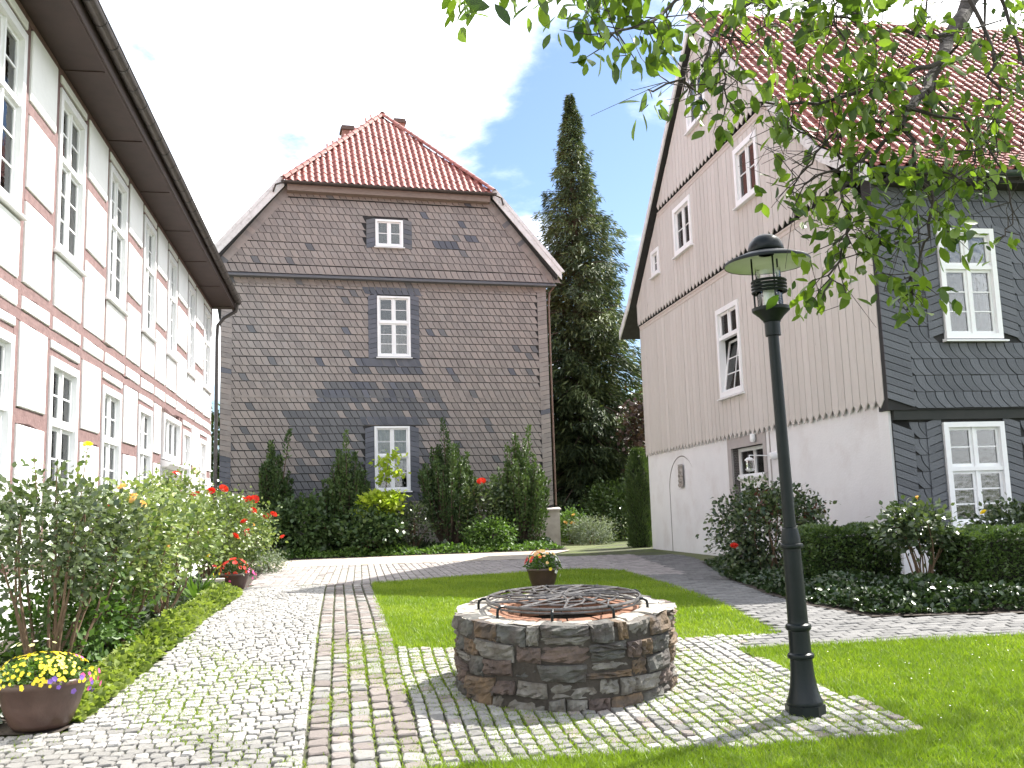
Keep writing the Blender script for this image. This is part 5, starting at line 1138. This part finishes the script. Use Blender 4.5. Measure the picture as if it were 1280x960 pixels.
# ------------------------------------------------------------------ bed and hedges on the right
def hedge(label, x, y, lx, ly, h, rz, n, seed):
    r = np.random.default_rng(seed); z = gzf(y)+.02; T = thing('clipped_hedge', label, 'hedge', (x, y, z), rz); P = []; D = []
    faces = [((0, -1, 0), lx*h), ((0, 1, 0), lx*h*.5), ((-1, 0, 0), ly*h), ((1, 0, 0), ly*h), ((0, 0, 1), lx*ly*1.1)]; tot = sum(f[1] for f in faces)
    for d, ar in faces:
        m = int(n*ar/tot); u = r.uniform(-1, 1, (m, 3)); u[:, 2] = r.uniform(-1, 1, m); d = np.array(d, float); u = np.where(np.abs(d) > 0, d*(1-np.abs(r.normal(0, .09, (m, 1)))), u)
        s_ = np.array([lx/2, ly/2, h/2]); p = u*s_; c_ = np.clip(np.abs(u), 0, 1); p *= 1-.10*(c_**6).sum(1, keepdims=True).clip(1, 3)+.10
        p += .035*np.sin(p*9+seed)[:, [1, 2, 0]]; p[:, 2] += h/2; P.append(p); D.append(d*.8+r.normal(0, .6, (m, 3))+np.array([0, 0, .35]))
    P = np.concatenate(P); D = np.concatenate(D); bm_ = .5+.25*np.sin(P[:, 0]*7+seed)*np.sin(P[:, 2]*6)+.25*np.sin(P[:, 0]*17+P[:, 2]*13); link('foliage', leaf_mesh('foliage', P, D, .052*r.uniform(.6, 1.25, len(P)), T_LEAF, hedge_leaf, r, (0, -.3, .8), .6, np.clip(.5*bm_+.5*r.random(len(P)), 0, 1)), T)
    mb = MB(); a, b, c = lx/2-.10, ly/2-.10, h-.12; mb.prism([(-a, -b), (a, -b), (a, b), (-a, b)], 'z', 0, c); build('dark_core', mb, material('dark_hedge_core', (.014, .016, .009), (.025, .024, .014), .95), T); return T  # added solid dark block inside, keeps the hedge from being see-through
hedge('clipped box-shaped hedge right of the lamp post before the white wall', 4.43, 13.18, 1.25, .85, .83, R(6), 15000, 61)
hedge('clipped hedge below the ground floor window of the slated front', 6.26, 11.92, 2.1, .95, .78, R(8), 20000, 62)
hedge('far end of the clipped hedge running out at the right edge', 9.06, 12.55, 2.6, .95, .78, R(8), 9000, 63)
T, cl, r = shrub('rose_bush', 'large dark rose bush in front of the white door', 'rose bush', 4.11, 15.52, 1.5, (.85, .8, 0), 95, 62, .075, rose_dark, None, .05, 16, T_WIDE, (.13, .13, .12), 64); blooms(T, [(-.72, -.5, .55)], petal_red, .12); blooms(T, [(-.3, .1, 1.2)], petal_red, .05)
i, P = scatter(cl[cl[:, 2] > .85][:14]*np.array([1, 1, 1.0]), 22, (.1, .1, .09), r); link('young_foliage', leaf_mesh('young_foliage', P, r.normal(0, 1, P.shape), .07*r.uniform(.6, 1.2, len(P)), T_WIDE, material('reddish_young_leaf', (.09, .03, .025), (.15, .06, .04), .4, 2, var=.6, transl=.2), r), T)
T, cl, r = shrub('rose_bush', 'leggy rose bush with bare upright canes between the two hedges', 'rose bush', 4.95, 11.79, 1.05, (.42, .36, 0), 34, 46, .08, rose_dark, None, .58, 14, T_WIDE, (.10, .10, .08), 65)
blooms(T, [(.0, 0, 1.2)], petal_orange, .05)
T, cl, r = shrub('rose_bush', 'rose bush with a pale yellow bloom behind the right hedge', 'rose bush', 6.9, 13.18, 1.08, (.65, .25, 0), 34, 40, .08, rose_dark, None, .5, 8, T_WIDE, (.12, .1, .09), 66); blooms(T, [(-.52, -.1, .98)], petal_yellow, .10); blooms(T, [(.25, -.15, 1.12), (.05, -.2, .95)], petal_red, .06)
T, cl, r = shrub('rose_bush', 'rose bush with pinkish blooms at the right edge of the hedge', 'rose bush', 7.1, 11.32, .85, (.4, .35, 0), 30, 40, .08, rose_dark, None, .35, 8, T_WIDE, (.11, .1, .1), 67); blooms(T, [(-.2, -.3, .6), (.0, -.32, .75)], petal_orange, .06)
cover('ivy', 'dark ivy spilling over the edge of the hedge bed', [(3.44, 14.35), (3.35, 12.83), (3.47, 11.43), (3.83, 10.5), (5.37, 10.46), (7.3, 10.81), (11.03, 11.49), (11.28, 12.41), (6.43, 11.49), (5.22, 12.13), (4.34, 12.55), (3.88, 15.11)], 24000, .30, .07, ivy_leaf, T_WIDE, 'ivy')
cover('ivy', 'ivy along the foot of the dark rose bush', [(3.42, 14.35), (3.88, 15.11), (4.2, 17.5), (4.3, 19.6), (3.95, 20.2), (3.62, 17.5), (3.41, 15.58)], 6000, .25, .08, ivy_leaf, T_WIDE, 'ivy')
# ------------------------------------------------------------------ conifer and the trees behind
def conifer(x, y, h, rmax, n_br, n_sp, seed, base_h=1.0):
    r = np.random.default_rng(seed); z = gzf(y); T = thing('conifer', 'tall dark cypress rising between the two houses', 'tree', (x, y, z)); mb = MB()
    mb.tube([(0, 0, -.2), (0.05, 0, h*.3), (0, 0, h*.7), (-.2, 0, h*.98)], (.42, .30, .14, .02), 9); build('trunk', mb, trunk_m, T)
    P = []; D = []; rn = []; lm = MB()
    for k in range(n_br):
        t = (k+.5)/n_br; t = t**1.12; zb = base_h+(h-base_h)*t; prof_ = min(1, (1.005-t)*1.48)**.97*min(1, .82+t*1.1); a = k*2.399+r.normal(0, .35); lob = math.sin(3*a+zb*1.1)+math.sin(2*a-zb*.9+1)+.8*math.sin(5*a+zb*2.3); R_ = rmax*prof_*(.88+.13*lob)*r.uniform(.66, 1.14)+.03; L_ = R_; o = np.array([math.cos(a), math.sin(a), 0]); drop = .10+.25*(1-t)
        tip = o*L_+np.array([-.2*t, 0, zb+.30*L_-drop*L_]); lm.tube([(0, 0, zb), o*L_*.5+np.array([0, 0, zb+.18*L_]), tip], (.05*(1-t)+.014, .03*(1-t)+.01, .006), 4)
        m = int(n_sp*(.3+.7*min(1, R_/rmax))); u = r.random(m)**.55; sd_ = np.array([-o[1], o[0], 0]); wv = .26*L_*np.sin(np.pi*np.clip(u, .12, .97))+.10
        c = o*(u*L_)[:, None]+np.stack([np.zeros(m), np.zeros(m), zb+(.30*u-drop*u*u)*L_], 1)+sd_*(r.normal(0, .55, m)*wv)[:, None]; c[:, 2] += -np.abs(r.normal(0, .30, m))*(.5+.3*L_/rmax)+r.normal(0, .08, m)
        P.append(c); D.append(o*.9+sd_*r.normal(0, .6, (m, 1))+np.stack([np.zeros(m), np.zeros(m), -.55+r.normal(0, .4, m)], 1)); rn.append(np.clip(.45*r.random()+.25*u+.3*r.random(m), 0, 1))
    P = np.concatenate(P); D = np.concatenate(D); link('foliage', leaf_mesh('foliage', P, D, .5*r.uniform(.6, 1.25, len(P))*(.42+.58*(1-P[:, 2]/h)), T_SPRAY, conifer_leaf, r, (0, 0, 1.), .5, np.concatenate(rn)), T); build('branches', lm, trunk_m, T)
conifer(3.1, 42, 20.4, 3.3, 640, 165, 71, 1.2)
def tree(name, label, x, y, h, rad, zc, nclump, nleaf, size, mat, seed, spread=.45, tr=.16):
    r = np.random.default_rng(seed); T = thing(name, label, 'tree', (x, y, gzf(y)), 0, 'trees behind the houses'); cl, d = clumps(nclump, (0, 0, zc), rad, r, .5); i, P = scatter(cl, nleaf, (spread, spread, spread*.8), r)
    link('crown', leaf_mesh('crown', P, r.normal(0, 1, P.shape)+np.array([0, 0, -.3]), size*r.uniform(.6, 1.3, len(P)), T_WIDE, mat, r, (0, 0, 1.), .7, np.clip(.5*r.random(len(cl))[i]+.5*r.random(len(P)), 0, 1)), T)
    mb = MB(); mb.tube([(0, 0, -.1), (.1, 0, zc*.5), (0, .1, zc)], (tr, tr*.75, tr*.3), 7)
    for k in range(8): c_ = cl[r.integers(len(cl))]; mb.tube([(0, 0, zc*r.uniform(.35, .8)), c_*np.array([.5, .5, .92]), c_], (tr*.4, tr*.25, .02), 5)
    build('trunk', mb, trunk_m, T); return T
tree('broadleaf_tree', 'dark green tree filling the gap behind the conifer', 6.6, 52, 9, (3.6, 3, 3.6), 4.6, 70, 60, .34, shrub_leaf, 81)
tree('broadleaf_tree', 'dark tree behind the slate house beside the conifer', -.5, 56, 9, (4.2, 3, 3.6), 4.4, 70, 60, .34, shrub_leaf, 82)
tree('copper_tree', 'brownish dark tree close to the back corner of the boarded gable', 5.9, 38.5, 8, (1.3, 1.6, 2.9), 4.0, 50, 55, .22, copper_leaf, 83, .35)
tree('broadleaf_tree', 'tree glimpsed between the half-timbered house and the slate house', -13.2, 40, 7, (2.4, 2.2, 2.6), 3.6, 50, 50, .28, hedge_leaf, 84)
tree('broadleaf_tree', 'low dark tree in the shade far behind the path', 2.4, 62, 6, (6.5, 2.5, 2.6), 2.6, 90, 55, .34, shrub_leaf, 85)
shrub('shade_shrub', 'dark round shrub in the shade left of the columnar thuja', 'shrub', 4.1, 37.5, 2.1, (1.3, 1.1, 0), 80, 60, .16, hedge_leaf, None, .0, 8, T_LEAF, (.2, .2, .18), 86)
shrub('shade_shrub', 'shaded undergrowth below the tall conifer', 'shrub', 1.9, 41, 1.6, (1.5, 1.0, 0), 60, 50, .16, shrub_leaf, None, .0, 8, T_LEAF, (.2, .2, .18), 87)
def thuja(x, y, h, wdt, seed):
    r = np.random.default_rng(seed); T = thing('columnar_thuja', 'dense columnar thuja at the far corner of the white wall', 'thuja', (x, y, gzf(y))); n = 11000; t = r.random(n); a = r.uniform(0, 6.28, n); pr_ = (wdt/2)*np.minimum(1, (1.0-t)*3.2+.15)**.6*(.88+.08*np.sin(a*5+t*9)); q = 1-np.abs(r.normal(0, .13, n))
    P = np.stack([pr_*q*np.cos(a), pr_*q*np.sin(a), t*h], 1); o = np.stack([np.cos(a), np.sin(a), np.zeros(n)], 1)
    link('foliage', leaf_mesh('foliage', P, o*.6+np.array([0, 0, 1.])+r.normal(0, .3, (n, 3)), .13*r.uniform(.6, 1.2, n), T_SPRAY, hedge_leaf, r, (0, -.2, .4), .7), T)
    mb = MB(); mb.lathe([(wdt*.34, 0), (wdt*.36, h*.6), (wdt*.12, h*.93)], 10); build('dark_core', mb, material('thuja_inner', (.012, .016, .008), (.02, .024, .012), .95), T)  # solid near-black core added inside the column, closes gaps between sprays
thuja(3.86, 29.75, 3.0, .85, 91)
T, cl, r = shrub('lavender_bush', 'grey-green lavender mound beside the plinth corner of the slate house', 'lavender', 2.65, 33.6, .85, (.75, .6, 0), 60, 60, .11, lav_leaf, None, .0, 5, T_NEEDLE, (.14, .12, .12), 92)
T, cl, r = shrub('flowering_plant', 'plant with orange and yellow flowers behind the slate house corner', 'plant', 1.95, 34.6, 1.15, (.5, .5, 0), 40, 45, .11, fern_leaf, None, .0, 6, T_LEAF, (.15, .14, .13), 93); blooms(T, [(-.2, -.5, .75), (.05, -.5, .7), (.1, -.45, 1.0)], petal_orange, .16)
# ------------------------------------------------------------------ walnut tree reaching in from the right
WT = thing('walnut_tree', 'walnut tree whose leafy branches hang in from the upper right', 'tree', (8.2, 8.6, gzf(8.6)))
WO = np.array([8.2, 8.6, gzf(8.6)])
r = np.random.default_rng(5)
BR = [([(7.9, 8.5, 4.6), (6.0, 7.6, 5.6), (3.659, 6.3, 5.633), (3.346, 6.067, 5.194), (3.075, 5.833, 4.835), (2.821, 5.6, 4.485), (2.625, 5.367, 4.19), (2.418, 5.133, 3.911), (2.168, 4.9, 3.697)], 0.085, 0.02, 13, 0.5, 0.85, 0.135),
 ([(2.168, 4.9, 3.697), (2.136, 4.875, 3.583), (2.167, 4.85, 3.468), (2.177, 4.825, 3.308), (2.232, 4.8, 3.197), (2.184, 4.775, 3.017), (2.117, 4.75, 2.841), (2.05, 4.725, 2.669), (2.01, 4.7, 2.561)], 0.013, 0.004, 34, 0.32, 0.8, 0.125),
 ([(2.138, 4.9, 3.593), (1.977, 4.85, 3.443), (1.825, 4.8, 3.362), (1.678, 4.75, 3.305), (1.532, 4.7, 3.227)], 0.012, 0.005, 11, 0.3, 0.25, 0.12),
 ([(1.825, 4.8, 3.362), (1.744, 4.76, 3.198), (1.757, 4.72, 3.013), (1.692, 4.68, 2.877), (1.599, 4.64, 2.724), (1.549, 4.6, 2.606)], 0.01, 0.004, 31, 0.26, 0.85, 0.125),
 ([(1.825, 4.8, 3.362), (1.675, 4.767, 3.464), (1.543, 4.733, 3.52), (1.389, 4.7, 3.542)], 0.008, 0.003, 11, 0.22, 0.12, 0.1),
 ([(2.619, 5.2, 4.279), (2.374, 5.075, 4.206), (2.141, 4.95, 4.171), (1.878, 4.825, 4.196), (1.605, 4.7, 4.235)], 0.014, 0.005, 29, 0.42, 0.85, 0.14),
 ([(2.495, 5.1, 4.061), (2.221, 4.98, 3.926), (1.966, 4.86, 3.785), (1.725, 4.74, 3.693), (1.475, 4.62, 3.625), (1.259, 4.5, 3.587)], 0.015, 0.005, 44, 0.42, 0.8, 0.13),
 ([(2.168, 4.9, 3.697), (2.025, 4.88, 3.625), (1.887, 4.86, 3.607), (1.747, 4.84, 3.545), (1.622, 4.82, 3.377), (1.478, 4.8, 3.22)], 0.01, 0.004, 26, 0.36, 0.7, 0.12),
 ([(2.259, 4.9, 4.756), (1.67, 4.8, 4.429), (1.286, 4.7, 4.209), (1.106, 4.6, 4.018), (1.011, 4.5, 3.797), (0.934, 4.4, 3.618), (0.847, 4.3, 3.623), (0.676, 4.2, 3.533)], 0.014, 0.004, 26, 0.3, 0.5, 0.13),
 ([(1.231, 4.5, 4.098), (1.086, 4.467, 3.821), (1.088, 4.433, 3.637), (1.13, 4.4, 3.497)], 0.007, 0.003, 18, 0.28, 0.7, 0.125),
 ([(1.057, 4.4, 3.913), (1.21, 4.4, 3.824), (1.316, 4.4, 3.947), (1.344, 4.4, 4.072)], 0.006, 0.003, 13, 0.22, 0.1, 0.1),
 ([(1.219, 4.0, 4.08), (0.886, 3.85, 3.847), (0.679, 3.7, 3.64), (0.52, 3.55, 3.494), (0.369, 3.4, 3.376)], 0.01, 0.004, 26, 0.24, 0.8, 0.125),
 ([(0.902, 3.9, 3.951), (0.553, 3.7, 3.787), (0.237, 3.5, 3.634), (-0.074, 3.3, 3.537)], 0.009, 0.004, 34, 0.22, 0.95, 0.125),
 ([(2.847, 5.4, 4.595), (2.925, 5.35, 4.258), (2.92, 5.3, 3.983), (2.845, 5.25, 3.718), (2.761, 5.2, 3.58)], 0.013, 0.004, 29, 0.36, 0.7, 0.12),
 ([(3.281, 5.9, 5.094), (3.301, 5.8, 4.642), (3.328, 5.7, 4.263), (3.311, 5.6, 3.902)], 0.014, 0.006, 26, 0.45, 0.8, 0.125),
 ([(2.355, 5.0, 3.851), (2.516, 5.0, 3.669), (2.611, 5.0, 3.505), (2.571, 5.0, 3.415)], 0.009, 0.004, 21, 0.3, 0.75, 0.12),
 ([(2.188, 4.85, 3.317), (2.317, 4.825, 3.312), (2.384, 4.8, 3.257)], 0.007, 0.003, 13, 0.25, 0.7, 0.12),
 ([(2.761, 5.2, 3.58), (2.839, 5.167, 3.305), (2.82, 5.133, 3.108), (2.722, 5.1, 3.01)], 0.006, 0.003, 7, 0.16, 0.08, 0.1),
 ([(2.122, 4.7, 2.911), (1.915, 4.65, 2.862), (1.761, 4.6, 2.934)], 0.006, 0.003, 13, 0.22, 0.75, 0.115),
 ([(1.974, 4.7, 4.359), (1.827, 4.667, 4.254), (1.724, 4.633, 4.149), (1.777, 4.6, 3.909)], 0.009, 0.004, 23, 0.35, 0.85, 0.14)]
wood = MB(); twig = MB(); LP_, LD_, LS_ = [], [], []
def grow_leaves(p, d, n, s):
    """a hanging compound tuft: leaflets fan out from the twig end and droop"""
    for k in range(n):
        dd = np.array(d)*.5+r.normal(0, .55, 3)+np.array([0, 0, -.65]); LP_.append(p+r.normal(0, .035, 3)); LD_.append(dd); LS_.append(s*r.uniform(.6, 1.2))
def twigs(path, n, ln, leafy, s, r0):
    P = [np.array(q) for q in path]
    for k in range(n):
        i = r.integers(len(P)-1); t = r.random(); p = P[i]+(P[i+1]-P[i])*t; ax = unit(P[i+1]-P[i]); d = unit(ax*.6+r.normal(0, .75, 3)); l_ = ln*r.uniform(.4, 1.2)
        a = p+d*l_*.5+r.normal(0, .05, 3)*l_; b = a+unit(d+r.normal(0, .5, 3)+np.array([0, 0, -.2]))*l_*.5
        twig.tube([p, a, b], (r0, r0*.75, r0*.4), 4)
        if r.random() < leafy:
            grow_leaves(b, b-a, r.integers(4, 8), s*.72); grow_leaves(a, d, r.integers(1, 4), s*.66)
        else:
            for q in range(2): c = b+r.normal(0, .09, 3); twig.tube([a if q else b, c], (r0*.6, r0*.3), 4)
for (pts, r0, r1, nt_, ln, leafy, s) in BR:
    P = [np.array(p) for p in pts]; Q = [P[0]]
    for a, b in zip(P, P[1:]):
        Q += [a+(b-a)*t+r.normal(0, .012, 3) for t in (.35, .7)]+[b]
    wood.tube(Q, np.linspace(r0, r1, len(Q)), 7)
    if nt_: twigs(Q, nt_, ln, leafy, s, max(.0035, r1*.6))
wood.v = [tuple(np.array(v)-WO) for v in wood.v]; twig.v = [tuple(np.array(v)-WO) for v in twig.v]
trk = MB(); trk.tube([(0, 0, -.2), (.05, 0, 1.5), (-.1, -.1, 3.2), (-.3, -.1, 5.2), (-.6, 0, 7.6)], (.34, .27, .24, .19, .10), 12); build('trunk', trk, bark, WT)
build('limbs', wood, bark, WT); tag(build('twigs', twig, bark, WT), kind='stuff')
# the upper crown, above the picture, whose shade dapples the front lawn
cl, d = clumps(48, (5.0, 8.7, 8.5), (1.7, 1.2, .9), r, .3); i, P = scatter(cl, 46, (.26, .26, .18), r)
cl2, d2 = clumps(90, (8.4, 9.2, 9.2), (2.6, 2.6, 2.0), r, .4); i2, P2 = scatter(cl2, 40, (.3, .3, .22), r)
PA_ = np.concatenate([np.array(LP_), P, P2]); DA_ = np.concatenate([np.array(LD_), r.normal(0, 1, (len(P)+len(P2), 3))+np.array([0, 0, -.4])]); SA_ = np.concatenate([np.array(LS_), .13*r.uniform(.7, 1.2, len(P)+len(P2))])
T_WAL = (np.array([(0, 0, 0), (-.17, .22, .03), (-.25, .5, .05), (-.17, .78, .03), (0, 1, -.05), (.17, .78, .03), (.25, .5, .05), (.17, .22, .03), (0, .3, -.01), (0, .65, -.01)]), np.array([(0, 1, 8), (1, 2, 8), (2, 9, 8), (2, 3, 9), (3, 4, 9), (4, 5, 9), (5, 6, 9), (6, 8, 9), (6, 7, 8), (7, 0, 8)]))
link('foliage', leaf_mesh('foliage', PA_-WO, DA_, SA_, T_WAL, walnut_leaf, r, (0, 0, 1.), .8), WT)
